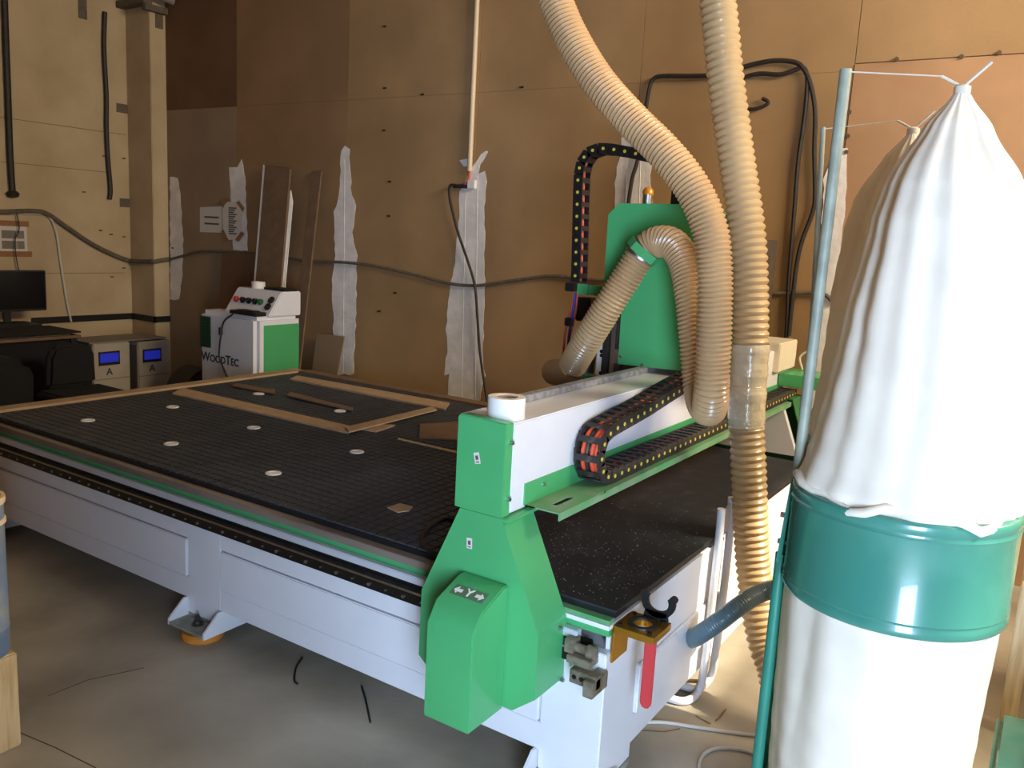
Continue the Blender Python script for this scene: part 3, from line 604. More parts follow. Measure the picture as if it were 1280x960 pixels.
# ------------------------------------------------------------------ things at the near end of the table
Tb = thing('tool_bracket', 'brass tool holder bracket with black fork on the end of the table', 'tool holder', (-0.996, 2.2409, 0.5369))
q0 = (-0.996, 2.1628, 0.6141); xw = X1+.0036
b = nb(); box(b, xw, xw+.008, 2.17, 2.275, .505, .625); mk('back_plate', b, 'brass', Tb, bevel=.002)
ho = []; hi = []
cx_, cy_ = -.925, 2.235
x0_, x1_, y0_, y1_ = xw, xw+.135, 2.17, 2.30
for k in range(24):
    a = 2*PI*k/24; c_, s_ = math.cos(a), math.sin(a)
    hi.append((cx_+.034*c_, cy_+.034*s_))
    t = min((x1_-cx_ if c_ > 0 else cx_-x0_)/max(1e-6, abs(c_)), (y1_-cy_ if s_ > 0 else cy_-y0_)/max(1e-6, abs(s_)))
    ho.append((cx_+t*c_, cy_+t*s_))
b = nb(); holed(b, ho, hi, 'z', .605, .626)
mk('holder_plate', b, 'brass', Tb)
b = nb(); ro = [(cx_+.046*math.cos(2*PI*k/28), cy_+.046*math.sin(2*PI*k/28)) for k in range(28)]; ri = [(cx_+.030*math.cos(2*PI*k/28), cy_+.030*math.sin(2*PI*k/28)) for k in range(28)]
holed(b, ro, ri, 'z', .6255, .632); mk('bearing_ring', b, 'dark_steel', Tb)
for dx, dy in ((-.05,-.05), (.045,-.05), (-.05,.05), (.045,.05)): mk('cap_screw', cyl(nb(), (cx_+dx, cy_+dy, .626), (cx_+dx, cy_+dy, .632), .007, 10), 'black_steel', Tb)
# fork: an open claw standing on the plate's back edge
fk = []
fc = (-.905, .682)
ao = [math.radians(a) for a in range(150, 391, 15)]
outer = [(fc[0]+.055*math.cos(a), fc[1]+.050*math.sin(a)) for a in ao]; inner_ = [(fc[0]+.034*math.cos(a), fc[1]+.030*math.sin(a)) for a in ao]
b = nb()
for k in range(len(ao)-1):
    hexa(b, [(outer[k][0], 2.292, outer[k][1]), (outer[k+1][0], 2.292, outer[k+1][1]), (inner_[k+1][0], 2.292, inner_[k+1][1]), (inner_[k][0], 2.292, inner_[k][1]), (outer[k][0], 2.304, outer[k][1]), (outer[k+1][0], 2.304, outer[k+1][1]), (inner_[k+1][0], 2.304, inner_[k+1][1]), (inner_[k][0], 2.304, inner_[k][1])])
prism(b, [(fc[0]-.045, .6262), (fc[0]+.035, .6262), (fc[0]+.03, .652), (fc[0]-.04, .652)], 'y', 2.292, 2.304)
for s in (-1, 1): cyl(b, (fc[0]+s*.047, 2.290, .700), (fc[0]+s*.047, 2.306, .700), .012, 12)
mk('fork', b, 'black_plastic', Tb)
Wr = thing('wrench', 'wrench with long red dipped handle hanging from the brass bracket', 'wrench', (-0.9, 2.1829, 0.4555))
b = nb(); xr_, yr = -.882, 2.205
prism(b, [(-.018, .40), (-.014, .388), (-.006, .382), (.006, .382), (.014, .388), (.018, .40), (.018, .598), (-.018, .598)], 'y', -.006, .006); b.transform(Matrix.Translation((xr_, yr, 0)))
mk('handle', b, 'red', Wr, bevel=.003)
b = nb(); box(b, xr_-.012, xr_+.012, yr-.004, yr+.004, .59, .606); mk('shank', b, 'steel', Wr)
# white tubular frame leaning by the end face
St = thing('tubular_stand', 'white bent tube stand leaning against the end of the table', 'stand', (-.97, 2.98, .0))
for k, path in enumerate(([(-0.971, 3.0149, 0.7862), (-0.971, 3.0189, 0.6454), (-0.971, 3.0096, 0.3889), (-0.971, 2.9981, 0.1678), (-0.9911, 3.0246, 0.034), (-1.0102, 2.9422, 0.017), (-1.0767, 2.9185, 0.017), (-1.1514, 2.9342, 0.017)], [(-0.971, 3.128, 0.8037), (-0.971, 3.1478, 0.6087), (-0.971, 3.1396, 0.3426), (-0.971, 3.1182, 0.1522), (-0.9913, 3.1504, 0.034), (-1.0083, 3.0564, 0.017), (-1.0691, 3.0388, 0.017), (-1.1354, 3.0572, 0.017)])):
    pth = path
    mk('tube', tube(nb(), smoothpath(pth, 8), .0155, 16), 'white_paint', St, smooth=True)
a_, c_ = Vector((-0.971, 3.0379, 0.7679)), Vector((-0.971, 3.1241, 0.7852))
b = nb(); hexa(b, [a_+Vector((-.004,0,-.10)), c_+Vector((-.004,0,-.10)), c_+Vector((.004,0,-.10)), a_+Vector((.004,0,-.10)), a_+Vector((-.004,0,0)), c_+Vector((-.004,0,0)), c_+Vector((.004,0,0)), a_+Vector((.004,0,0))]); mk('link_plate', b, 'white_paint', St)

# masking tape roll on the gantry's end cover
cxr, cyr = -1.352, 2.075
b = nb(); lathe(b, [(.034, 0), (.056, 0), (.057, .002), (.057, .062), (.056, .064), (.034, .064), (.034, 0)], (cxr, cyr, 1.2188), 40)
TR = thing('tape_roll', 'white masking tape roll standing on the end of the gantry', 'tape roll', (cxr, cyr, 1.2188))
mk('tape', b, 'tape_white', TR, smooth=True)
mk('core', lathe(nb(), [(.030, .001), (.0338, .001), (.0338, .061), (.030, .061), (.030, .001)], (cxr, cyr, 1.2188), 32), 'mdf', TR, smooth=True)
mk('core_bottom', cyl(nb(), (cxr, cyr, 1.219), (cxr, cyr, 1.222), .030, 24), 'ink', TR)

# ------------------------------------------------------------------ dust collector
DC = thing('dust_collector', 'twin dust collector with white cloth bags over teal steel drums', 'dust collector', (-.33, 2.45, 0))
def bag(name, prof, c, seed, seg=120, folds=9, amp=.07, lean=(0,0), sway=0.):
    rnd = random.Random(seed); ph = [rnd.uniform(0, 2*PI) for _ in range(5)]; fr = [folds, folds*2-1, 3, 5, folds+4]
    zs = []; n = 90; z0, z1 = prof[0][1], prof[-1][1]
    def R_(z):
        for (ra, za), (rb, zb) in zip(prof, prof[1:]):
            if za <= z <= zb or zb <= z <= za:
                t = (z-za)/(zb-za) if zb != za else 0; t = t*t*(3-2*t)*.35+t*.65; return ra+(rb-ra)*t
        return prof[-1][0]
    b = nb(); rings = []
    for i in range(n+1):
        z = z0+(z1-z0)*i/n; t = i/n; r0 = R_(z); ring = []
        for k in range(seg):
            a = 2*PI*k/seg
            f = .5*abs(math.sin(a*fr[0]/2+ph[0]+.5*math.sin(t*3+ph[1])))**.7 + .22*math.sin(a*fr[1]+ph[1]+t*2) + .35*math.sin(a*fr[2]+ph[2]+t*3.0) + .25*math.sin(a*fr[3]+ph[3]-t*4)
            w_ = amp(t) if callable(amp) else amp
            rr = r0*(1+w_*(f-.3)) + .002*math.sin(t*60+a*7+ph[4])*(1-t)
            ring.append(b.verts.new((c[0]+lean[0]*t+sway*math.sin(PI*min(1, t*1.15)**.8)+rr*math.cos(a), c[1]+lean[1]*t+rr*math.sin(a), z)))
        rings.append(ring)
    for p, q in zip(rings, rings[1:]):
        for k in range(seg): b.faces.new((p[k], p[(k+1)%seg], q[(k+1)%seg], q[k]))
    return mk(name, b, 'bag', DC, smooth=True)
def unit(c, zt, lean, seed, pole, pr):
    cx, cy = c
    prof = [(.0, -.13), (.246, -.13), (.250, -.127), (.252, -.122), (.252, -.108), (.249, -.104), (.249, -.100), (.252, -.096), (.250, -.09), (.250, .088), (.252, .094), (.249, .10), (.249, .104), (.252, .108), (.252, .122), (.250, .127), (.246, .13), (.22, .13)]
    mk('drum', lathe(nb(), prof, (cx, cy, 1.075), 72), 'teal_paint', DC, smooth=True)
    bag('filter_bag', [(.236, 1.205), (.246, 1.225), (.236, 1.27), (.224, 1.40), (.204, 1.62), (.164, 1.83), (.139, 1.915), (.129, 1.935), (.068, 2.04), (.018, zt-.012), (.012, zt-.004)], c, seed, amp=lambda t: .04+.08*min(1, max(0, (t-.15)/.6)), lean=lean, sway=.022)
    # folded hem resting on the drum's rim
    b = nb(); P = []
    for k in range(41):
        a = 2*PI*k/40; P.append((cx+(.238+.012*math.sin(a*7+seed))*math.cos(a), cy+(.238+.012*math.sin(a*7+seed))*math.sin(a), 1.212+.012*math.sin(a*5+seed*2)+.008*math.sin(a*11)))
    mk('bag_hem', tube(nb(), P, .011, 10), 'bag', DC, smooth=True); b.free()
    b = nb(); lathe(b, [(.010, -.012), (.017, -.004), (.017, .010), (.010, .014), (.004, .016)], (cx+lean[0], cy+lean[1], zt-.004), 14)
    for dx, dz in ((-.045, .03), (.05, .055)): tube(b, [(cx+lean[0], cy+lean[1], zt+.005), (cx+lean[0]+dx, cy+lean[1], zt+dz)], .0035, 6)
    mk('bag_tie', b, 'string', DC, smooth=True)
    bag('collection_bag', [(.02, .055), (.19, .06), (.212, .10), (.224, .35), (.232, .7), (.238, .90), (.238, .955)], c, seed+3, folds=7, amp=lambda t: .045)
    # support pole
    p0, p1, zf = pole
    mk('support_pole', tube(nb(), [p0[0:3], p1[0:3]], pr, 16), 'pole_paint', DC, smooth=True)
    mk('pole_string', tube(nb(), [(p1[0], p1[1], p1[2]-.005), (cx+lean[0]-.04, cy+lean[1], zt+.03)], .0016, 5), 'string', DC)
c1 = (-.256, 2.143)
unit(c1, 2.123, (.006, 0), 1, ((-.4935, 2.098, 1.10), (-.491, 2.103, 2.172), 0), .0135)
c2 = (-.385, 2.735)
unit(c2, 2.115, (-.045, -.01), 4, ((-.62, 2.70, 1.10), (-.672, 2.68, 2.125), 0), .0075)
for (px_, py_), c in (((-.5105, 2.097), c1), ((-.638, 2.70), c2)):
    mk('support_leg', cyl(nb(), (px_, py_, 0), (px_, py_, 1.0), .0145, 16), 'pole_dark', DC, smooth=True)
    b = nb(); hexa(b, [(px_-.008, py_-.016, .98), (px_+.004, py_-.016, .98), (px_+.004, py_+.016, .98), (px_-.008, py_+.016, .98), (px_+.008, py_-.018, 1.20), (px_+.016, py_-.018, 1.20), (px_+.016, py_+.018, 1.20), (px_+.008, py_+.018, 1.20)])
    mk('pole_foot_plate', b, 'pole_dark', DC)
    for z in (1.03, 1.10): mk('plate_bolt', cyl(nb(), (px_-.012, py_, z), (px_+.02, py_, z), .007, 10), 'steel', DC)
b = nb(); box(b, -.62, -.02, 1.95, 2.95, .012, .05); mk('base_frame', b, 'pole_dark', DC, bevel=.004)
for x, y in ((-.6, 2.0), (-.05, 2.0), (-.6, 2.9), (-.05, 2.9)): mk('caster', cyl(nb(), (x-.012, y, .018), (x+.012, y, .018), .018, 14), 'black_plastic', DC)
b = nb(); cyl(b, (-.32, 2.40, 1.06), (-.32, 2.50, 1.06), .07, 24); mk('joining_duct', b, 'teal_paint', DC, smooth=True)
mk('sun_block_housing', box(nb(), -.44, -.20, 2.335, 2.545, .78, 1.36), 'teal_paint', DC, bevel=.01)  # box added between the drums to block slits of sun

# ------------------------------------------------------------------ right edge of the picture
FB = thing('fan_unit', 'glossy green fan housing on the floor beside the dust bags', 'fan housing', (.22, 2.75, 0))
b = nb(); prism(b, [(2.45, .02), (3.12, .02), (3.12, .27), (3.05, .30), (2.62, .26), (2.45, .12)], 'x', .005, .50); mk('casing', b, 'teal_paint', FB, bevel=.02, seg=3)
b = nb(); cyl(b, (.27, 2.85, .26), (.27, 2.85, .42), .10, 28); mk('motor', b, 'teal_paint', FB, smooth=True)
b = nb(); box(b, .04, .48, 2.47, 3.10, 0, .02); mk('base', b, 'black_plastic', FB)
PT = thing('trestle', 'pale wooden trestle standing beyond the green fan housing', 'trestle', (.35, 3.6, 0))
for x, y in (((0.0132, 3.5, 0.3175)[0], 3.5), (.60, 3.55), ((0.0132, 3.5, 0.3175)[0], 4.0), (.60, 4.0)):
    b = nb(); box(b, x, x+.055, y, y+.05, 0, .60); mk('leg', b, 'pine', PT, bevel=.003)
for y in (3.52, 4.02): mk('rail', box(nb(), .05, .75, y+.05, y+.08, .45, .53), 'pine', PT, bevel=.003)
for y in (3.52, 4.02): mk('rail', box(nb(), .05, .75, y+.05, y+.08, .20, .26), 'pine', PT, bevel=.003)
mk('top_board', box(nb(), .04, .78, 3.46, 4.12, .60, .62), 'pine', PT, bevel=.003)

# ------------------------------------------------------------------ left edge: worn blue canister on a pale block
cn = (-2.765, 1.212)
BC = thing('steel_drum', 'worn blue steel drum with cream rim standing on a pale wooden block', 'drum', (cn[0], cn[1], .335))
b = nb(); lathe(b, [(0, .335), (.082, .335), (.086, .345), (.086, .42), (.088, .425), (.086, .43), (.086, .77), (.090, .776), (.090, .786), (.086, .79), (.086, .845), (0, .845)], (cn[0], cn[1], 0), 40); mk('shell', b, 'can_blue', BC, smooth=True)
b = nb(); lathe(b, [(.080, .84), (.091, .84), (.093, .85), (.091, .862), (.080, .862), (.076, .85), (.080, .84)], (cn[0], cn[1], 0), 40); mk('rim', b, 'pipe_cream', BC, smooth=True)
b = nb(); lathe(b, [(0, .846), (.079, .846), (.079, .852), (0, .852)], (cn[0], cn[1], 0), 32); mk('lid', b, 'pipe_cream', BC, smooth=True)
b = nb(); lathe(b, [(.0865, .772), (.0915, .776), (.0915, .787), (.0865, .79)], (cn[0], cn[1], 0), 40); mk('band', b, 'pipe_cream', BC, smooth=True)
b = nb(); box(b, cn[0]-.11, cn[0]+.072, cn[1]-.10, cn[1]+.08, 0, .334); tag(mk('wooden_block', b, 'pine', bevel=.006), 'pale squared wooden block under the worn blue drum', 'block')

# ------------------------------------------------------------------ pump cabinet behind the bed
PC = thing('pump_cabinet', 'white machine cabinet with green side panel and sloping control console', 'machine cabinet', (-5.58, 4.62, 0))
cx0, cx1, cy0, cy1 = -5.935, -5.235, 4.40, 4.87
b = nb(); box(b, cx0, cx1, cy0, cy1, .10, 1.035); mk('body', b, 'white_paint', PC, bevel=.035, seg=4)
b = nb(); prism(b, [(cx0+.30, 1.03), (cx1-.002, 1.03), (cx1-.002, 1.22), (cx0+.47, 1.22)], 'y', cy0+.14, cy1-.005)
cs = [(4.525, 1.03), (cy1-.005, 1.03), (cy1-.005, 1.225), (4.66, 1.225)]
b = nb(); prism(b, cs, 'x', cx0+.16, cx1-.004); con = mk('console', b, 'white_paint', PC, bevel=.008)
dv = Vector((0, 4.66-4.525, 1.225-1.03)).normalized(); nv = Vector((0, -dv.z, dv.y)); cc = Vector((0, 4.5925, 1.1275))
for k, (x, m) in enumerate(((-5.70, 'red'), (-5.62, 'black_plastic'), (-5.545, 'black_plastic'), (-5.47, 'black_plastic'), (-5.405, 'green_dark'))):
    p = Vector((x, cc.y, cc.z)); b = nb(); cyl(b, p, p+nv*.012, .026, 18); cyl(b, p+nv*.012, p+nv*.03, .017, 14); mk('knob', b, m if k else 'red', con, smooth=True)
for s in (-.032, .032):
    p = Vector((-5.30, cc.y, cc.z)) + dv*s; b = nb(); cyl(b, p, p+nv*.012, .030, 18); mk('gauge', b, 'black_plastic', con, smooth=True)
b = nb(); box(b, cx1-.001, cx1+.003, cy0+.075, cy1-.03, .16, .965); mk('side_panel', b, 'green_paint', PC)
b = nb(); box(b, cx0+.02, cx0+.15, cy0-.004, cy0+.001, .73, .985); mk('vent', b, 'green_vent', PC)
for k in range(9): mk('vent_slat', box(nb(), cx0+.022, cx0+.148, cy0-.010, cy0-.004, .745+k*.027, .755+k*.027), 'green_vent', PC)
text('WoodTec', .105, ((-5.6717, 4.4, 0.6507)[0], cy0-.002, (-5.6717, 4.4, 0.6507)[2]), RX90, 'letter', 'maker_lettering', PC, small=range(7))
b = nb(); box(b, cx0+.02, cx1-.02, cy0+.02, cy1-.02, 0, .10); mk('plinth', b, 'black_plastic', PC)
b = nb(); box(b, cx1-.006, cx1+.012, cy0+.12, cy0+.16, .30, .345); mk('latch', b, 'black_plastic', PC)
b = nb(); box(b, -5.56, -5.25, cy0+.004, cy0+.115, 1.0362, 1.066); box(b, -5.50, -5.30, cy0+.02, cy0+.10, 1.066, 1.074); tag(mk('remote_control', b, 'black_plastic', bevel=.006), 'flat black handheld pendant lying on the white cabinet', 'controller')
b = nb(); lathe(b, [(.035, 0), (.055, 0), (.055, .055), (.035, .055), (.035, 0)], (-5.60, 4.73, 1.2256), 30); tag(mk('tape_roll', b, 'tape_white', smooth=True), 'white tape roll on the console of the white cabinet', 'tape roll')
b = nb(); box(b, -5.50, -5.26, 4.70, 4.84, 1.2257, 1.245); tag(mk('notebook', b, 'black_matte', bevel=.003), 'thin dark notebook on the console of the white cabinet', 'notebook')
cable('pendant_cable', [(-5.499, 4.39, 1.0331), (-5.6067, 4.39, 0.965), (-5.6472, 4.39, 0.8442), (-5.6686, 4.39, 0.6783), (-5.6095, 4.39, 0.574), (-5.5505, 4.39, 0.4965)], .007, 'wire_dark', 'thin black lead hanging down the white cabinet front')
q = (-5.6469, 4.39, 0.8833); tag(mk('ferrite_clip', cyl(nb(), (q[0], 4.388, q[2]-.03), (q[0], 4.388, q[2]+.03), .016, 12), 'black_plastic', smooth=True), 'small black ferrite bead on the hanging lead', 'ferrite')
b = nb(); lathe(b, [(.0, .0), (.20, 0), (.23, .10), (.22, .26), (.13, .40), (.05, .46), (0, .47)], (-6.22, 4.55, .05), 28)
b.free()
MO = thing('blower_motor', 'dark round blower motor between the grey boxes and the white cabinet', 'blower', (-6.3, 4.6, 0))
b = nb(); cyl(b, (-6.42, 4.62, .27), (-6.12, 4.62, .27), .22, 32); mk('casing', b, 'wire_dark', MO, bevel=.02)
b = nb(); cyl(b, (-6.12, 4.62, .27), (-6.05, 4.62, .27), .10, 24); mk('hub', b, 'dark_steel', MO, bevel=.006)
b = nb(); box(b, -6.45, -6.10, 4.46, 4.78, 0, .07); mk('base', b, 'black_plastic', MO)

# two stabiliser boxes with lit blue displays
def stab(x1, ya, yb, zt, label):
    R_ = thing('voltage_stabilizer', label, 'power unit', (x1-.2, (ya+yb)/2, 0), 'voltage stabilizers by the left wall')
    mk('case', box(nb(), x1-.42, x1, ya, yb, .03, zt), 'grey_case', R_, bevel=.008)
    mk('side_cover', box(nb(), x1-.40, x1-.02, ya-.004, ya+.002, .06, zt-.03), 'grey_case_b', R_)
    ym = ya+(yb-ya)*.42; h = (yb-ya)*.25
    sc = mk('display_frame', box(nb(), x1-.002, x1+.006, ym-h-.012, ym+h+.012, zt-.19, zt-.07), 'black_plastic', R_)
    mk('display', box(nb(), x1+.005, x1+.008, ym-h, ym+h, zt-.165, zt-.085), 'lcd', sc)
    text('A', .085, (x1+.0012, ym, zt-.25), RPX, 'letter', 'case_letter', R_)
    mk('front_seam', box(nb(), x1-.001, x1+.002, ya+.01, yb-.01, zt-.315, zt-.308), 'grey_case_b', R_)
    for i in (0, 1): mk('foot', box(nb(), x1-.38+.3*i, x1-.33+.3*i, ya+.03, yb-.03, 0, .03), 'black_plastic', R_)
    return R_
stab(-6.85, 4.02, 4.36, .665, 'grey power unit with lit blue display beside the black chair')
stab(-6.85, 4.44, 4.76, .655, 'grey power unit with lit blue display beside the round blower')
b = nb(); box(b, -7.25, -6.87, 4.0, 4.74, .6662, .678); tag(mk('cover_board', b, 'grey_case_b', bevel=.002), 'thin grey board lying on the two power units', 'board')

# desk, monitor and chair against the left wall
DK = thing('desk', 'dark wooden desk cluttered with boards under the monitor', 'desk', (-7.3, 3.4, 0))
mk('top', box(nb(), -7.93, -6.95, 2.7, 3.98, .715, .74), 'mdf_b', DK, bevel=.003)
mk('front_panel', box(nb(), -7.02, -7.0, 2.75, 3.92, .05, .715), 'black_matte', DK)
for x, y in ((-7.9, 2.75), (-7.0, 2.75), (-7.9, 3.93), (-7.0, 3.93)): mk('leg', box(nb(), x-.025, x+.025, y-.025, y+.025, 0, .715), 'black_plastic', DK)
for k, (ya, yb, xa, xb, m) in enumerate(((2.9, 3.9, -7.5, -6.98, 'mdf'), (3.1, 3.96, -7.45, -7.0, 'mdf_b'), (2.9, 3.95, -7.4, -6.9, 'black_matte'))):
    lab = ('pale sheet lying lowest on the desk', 'brown sheet lying between the desk sheets', 'dark sheet lying topmost on the desk')[k]
    tag(mk('loose_sheet', box(nb(), xa, xb, ya, yb, .7402+k*.013, .7522+k*.013), m), lab, 'board')
MN = thing('monitor', 'black flat monitor on a dark stand against the cream wall', 'monitor', (-7.62, 3.6, .78))
p = (-7.6, 4.0454, 1.2431); q = (-7.6, 4.0239, 0.8876)
b = nb(); box(b, -7.64, -7.60, p[1]-.62, p[1], q[2], p[2]); mk('housing', b, 'black_plastic', MN, bevel=.006)
mk('screen_glass', box(nb(), -7.6005, -7.598, p[1]-.61, p[1]-.012, q[2]+.02, p[2]-.012), 'screen', MN)
b = nb(); box(b, -7.65, -7.62, p[1]-.36, p[1]-.30, .79, q[2]+.1); box(b, -7.72, -7.52, p[1]-.45, p[1]-.20, .779, .792); mk('stand', b, 'black_plastic', MN, bevel=.004)
tag(mk('monitor_base_box', box(nb(), -7.8, -7.5, p[1]-.6, p[1]-.1, .7795-.039, .7788), 'black_plastic', bevel=.003), 'low black box under the monitor stand', 'box')
CH = thing('office_chair', 'black padded office chair with rounded back behind the power unit', 'chair', (-6.35, 3.55, 0))
b = nb()
pts = []
for k in range(41):
    a = -PI+2*PI*k/40
bk = [(3.38, .42), (3.40, .66), (3.44, .735), (3.52, .76), (3.66, .755), (3.735, .73), (3.765, .66), (3.775, .42)]
prism(b, bk, 'x', -6.47, -6.38); mk('backrest', b, 'black_matte', CH, bevel=.03, seg=4)
b = nb(); prism(b, [(3.30, .30), (3.80, .30), (3.84, .36), (3.80, .42), (3.30, .42), (3.27, .36)], 'x', -6.40, -5.92); mk('seat', b, 'black_matte', CH, bevel=.02, seg=3)
mk('column', cyl(nb(), (-6.16, 3.55, .06), (-6.16, 3.55, .30), .025, 14), 'black_plastic', CH, smooth=True)
for k in range(5):
    a = 2*PI*k/5+.3; e_ = (-6.16+.26*math.cos(a), 3.55+.26*math.sin(a))
    mk('base_arm', tube(nb(), [(-6.16, 3.55, .10), (e_[0], e_[1], .06)], [.022, .014], 8), 'black_plastic', CH)
    mk('caster', cyl(nb(), (e_[0]-.012, e_[1], .025), (e_[0]+.012, e_[1], .025), .025, 14), 'black_plastic', CH, smooth=True)
JB = tag(mk('jacket', prism(nb(), [(2.70, .0), (3.22, .0), (3.25, .55), (3.20, .66), (3.10, .70), (2.70, .70)], 'x', -6.60, -6.28), 'black_matte', bevel=.05, seg=4), 'black cloth covered bundle beside the office chair', 'bundle')

# wall notices
def notice(name, quad, y, m, label, lines):
    b = nb(); hexa(b, [(p[0], y, p[2]) for p in quad] + [(p[0], y-.002, p[2]) for p in quad]); o = tag(mk(name, b, m), label, 'notice'); return o
N1 = notice('paper_notice', [(-7.1008, 5.287, 1.8807), (-6.7678, 5.287, 1.8967), (-6.7697, 5.287, 1.6504), (-7.1044, 5.287, 1.6441)], 5.2875, 'paper', 'square white paper notice taped on the brown back wall', 0)
for k, z in enumerate((1.735, 1.69)):
    b = nb(); box(b, (-7.0323, 5.28, 1.7837)[0], (-6.8181, 5.28, 1.7906)[0], 5.2838, 5.2855, (-7.0322, 5.28, 1.7913)[2]-k*.062-.008, (-7.0322, 5.28, 1.7913)[2]-k*.062+.008); mk('text_line', b, 'ink', N1)
N2 = notice('oval_notice', [(-6.6866, 5.287, 1.9429), (-6.5163, 5.287, 1.9321), (-6.4827, 5.287, 1.8747), (-6.483, 5.287, 1.6697), (-6.551, 5.287, 1.6003), (-6.6771, 5.287, 1.5871), (-6.7578, 5.287, 1.6734), (-6.7564, 5.287, 1.8673)], 5.2875, 'paper', 'unused', 0) if False else None
ov = [(-6.6981, 5.287, 1.9427), (-6.5388, 5.287, 1.9389), (-6.4827, 5.287, 1.8747), (-6.483, 5.287, 1.6697), (-6.551, 5.287, 1.6003), (-6.6656, 5.287, 1.5876), (-6.7463, 5.287, 1.6589), (-6.7564, 5.287, 1.8673)]
b = nb(); prism(b, [(p[0], p[2]) for p in ov], 'y', 5.2775, 5.2795); N2 = tag(mk('paper_notice', b, 'paper'), 'white paper notice with clipped corners and four brown tape strips', 'notice')
za, zb_ = (-6.6209, 5.28, 1.8852)[2], (-6.6219, 5.28, 1.6489)[2]; xa_, xb_ = (-6.667, 5.28, 1.8102)[0], (-6.553, 5.28, 1.8138)[0]
for k in range(13):
    z = za+(zb_-za)*k/12; mk('text_line', box(nb(), xa_, xb_-.02*(k % 3), 5.2763, 5.2775, z-.006, z+.006), 'ink', N2)
for q in ([(-6.7818, 5.28, 1.9404), (-6.7235, 5.28, 1.9785), (-6.6663, 5.28, 1.9503), (-6.7356, 5.28, 1.9045)], [(-6.5526, 5.28, 1.9382), (-6.5188, 5.28, 1.9535), (-6.4407, 5.28, 1.8899), (-6.463, 5.28, 1.853)], [(-6.7722, 5.28, 1.6725), (-6.7372, 5.28, 1.6814), (-6.6683, 5.28, 1.5873), (-6.7264, 5.28, 1.5621)], [(-6.5765, 5.28, 1.5916), (-6.4857, 5.28, 1.6767), (-6.4408, 5.28, 1.6566), (-6.5197, 5.28, 1.5794)]):
    b = nb(); prism(b, [(p[0], p[2]) for p in q], 'y', 5.2748, 5.2762); mk('tape_strip', b, 'tape_brown', N2)
yw = lambda px: 0
b = nb(); pa, pb = (-7.99, 3.6036, 1.6095), (-7.99, 4.1052, 1.3487); box(b, XL+.001, XL+.003, pa[1], (-7.99, 4.0971, 1.4935)[1], (-7.99, 3.993, 1.3761)[2], (-7.99, 4.005, 1.6406)[2]); N3 = tag(mk('wall_chart', b, 'paper'), 'paper chart held by two orange tapes on the cream wall', 'notice')
for za_, zb2, ye in (((-7.99, 4.0037, 1.6122)[2], (-7.99, 4.0059, 1.662)[2], (-7.99, 4.1177, 1.6384)[1]), ((-7.99, 3.9914, 1.3401)[2], (-7.99, 3.9937, 1.3904)[2], (-7.99, 4.1352, 1.3782)[1])):
    mk('tape_strip', box(nb(), XL+.003, XL+.0045, pa[1]-.02, ye, za_, zb2), 'tape_brown', N3)
for i, px_ in enumerate(((-7.99, 3.8747, 1.5015)[1], (-7.99, 3.9363, 1.5033)[1], (-7.99, 4.0058, 1.5053)[1])):
    for zz in (((-7.99, 3.9327, 1.574)[2], (-7.99, 3.9294, 1.5031)[2]), ((-7.99, 3.9285, 1.4818)[2], (-7.99, 3.9252, 1.4106)[2])):
        mk('text_block', box(nb(), XL+.003, XL+.0038, px_, px_+.065, zz[1], zz[0]), 'grey_case_b', N3)

# leaning boards behind the cabinet
def lean(name, quad, y0, y1, m, label, t=.018):
    b = nb(); zt_ = max(p[2] for p in quad); zb_ = min(p[2] for p in quad)
    P = []
    for p in quad:
        f = (p[2]-zb_)/(zt_-zb_); y = y0+(y1-y0)*f; P.append((p[0], y, p[2]))
    hexa(b, [(p[0], p[1]-t, p[2]) for p in P] + P); return tag(mk(name, b, m), label, 'board')
lean('leaning_board', [(-6.70, 0, 0.0), (-6.05, 0, 0.0), (-6.05, 0, (-6.41, 5.2, 1.4877)[2]), (-6.70, 0, (-6.7995, 5.2, 1.4667)[2])], 5.12, 5.25, 'drywall_d', 'dark brown wide panel leaning on the wall behind the white cabinet')
LB = thing('leaning_board', 'tall grey-brown board with torn white edges leaning behind the cabinet', 'board', (-5.95, 5.15, 0))
q = [(-6.0974, 5.2, 2.2633), (-5.7792, 5.2, 2.2362), (-5.7445, 5.2, 1.0659), (-6.0806, 5.2, 1.0366)]
b = nb(); hexa(b, [(q[3][0]+.0, 4.98, 0), (q[2][0], 4.98, 0), (q[1][0], 5.22, q[1][2]), (q[0][0], 5.22, q[0][2]), (q[3][0], 5.0, 0), (q[2][0], 5.0, 0), (q[1][0], 5.24, q[1][2]), (q[0][0], 5.24, q[0][2])]); mk('panel', b, 'mdf_b', LB)
for s, i0, i1 in ((-1, 3, 0), (1, 2, 1)):
    b = nb(); xA, xB, zB = q[i0][0], q[i1][0], q[i1][2]
    o_ = .004 if s > 0 else -.030; e_ = o_+.026
    hexa(b, [(xA+o_, 4.985, 0), (xA+e_, 4.985, 0), (xB+e_, 5.225, zB-.02 if s < 0 else zB-.28), (xB+o_, 5.225, zB+.01 if s < 0 else zB-.18), (xA+o_, 4.995, 0), (xA+e_, 4.995, 0), (xB+e_, 5.235, zB-.02 if s < 0 else zB-.28), (xB+o_, 5.235, zB+.01 if s < 0 else zB-.18)]); mk('torn_edge', b, 'plaster', LB)
q = [(-5.5425, 5.2, 2.2234), (-5.4273, 5.2, 2.2237), (-5.4716, 5.2, 0.453), (-5.5722, 5.2, 0.4394)]
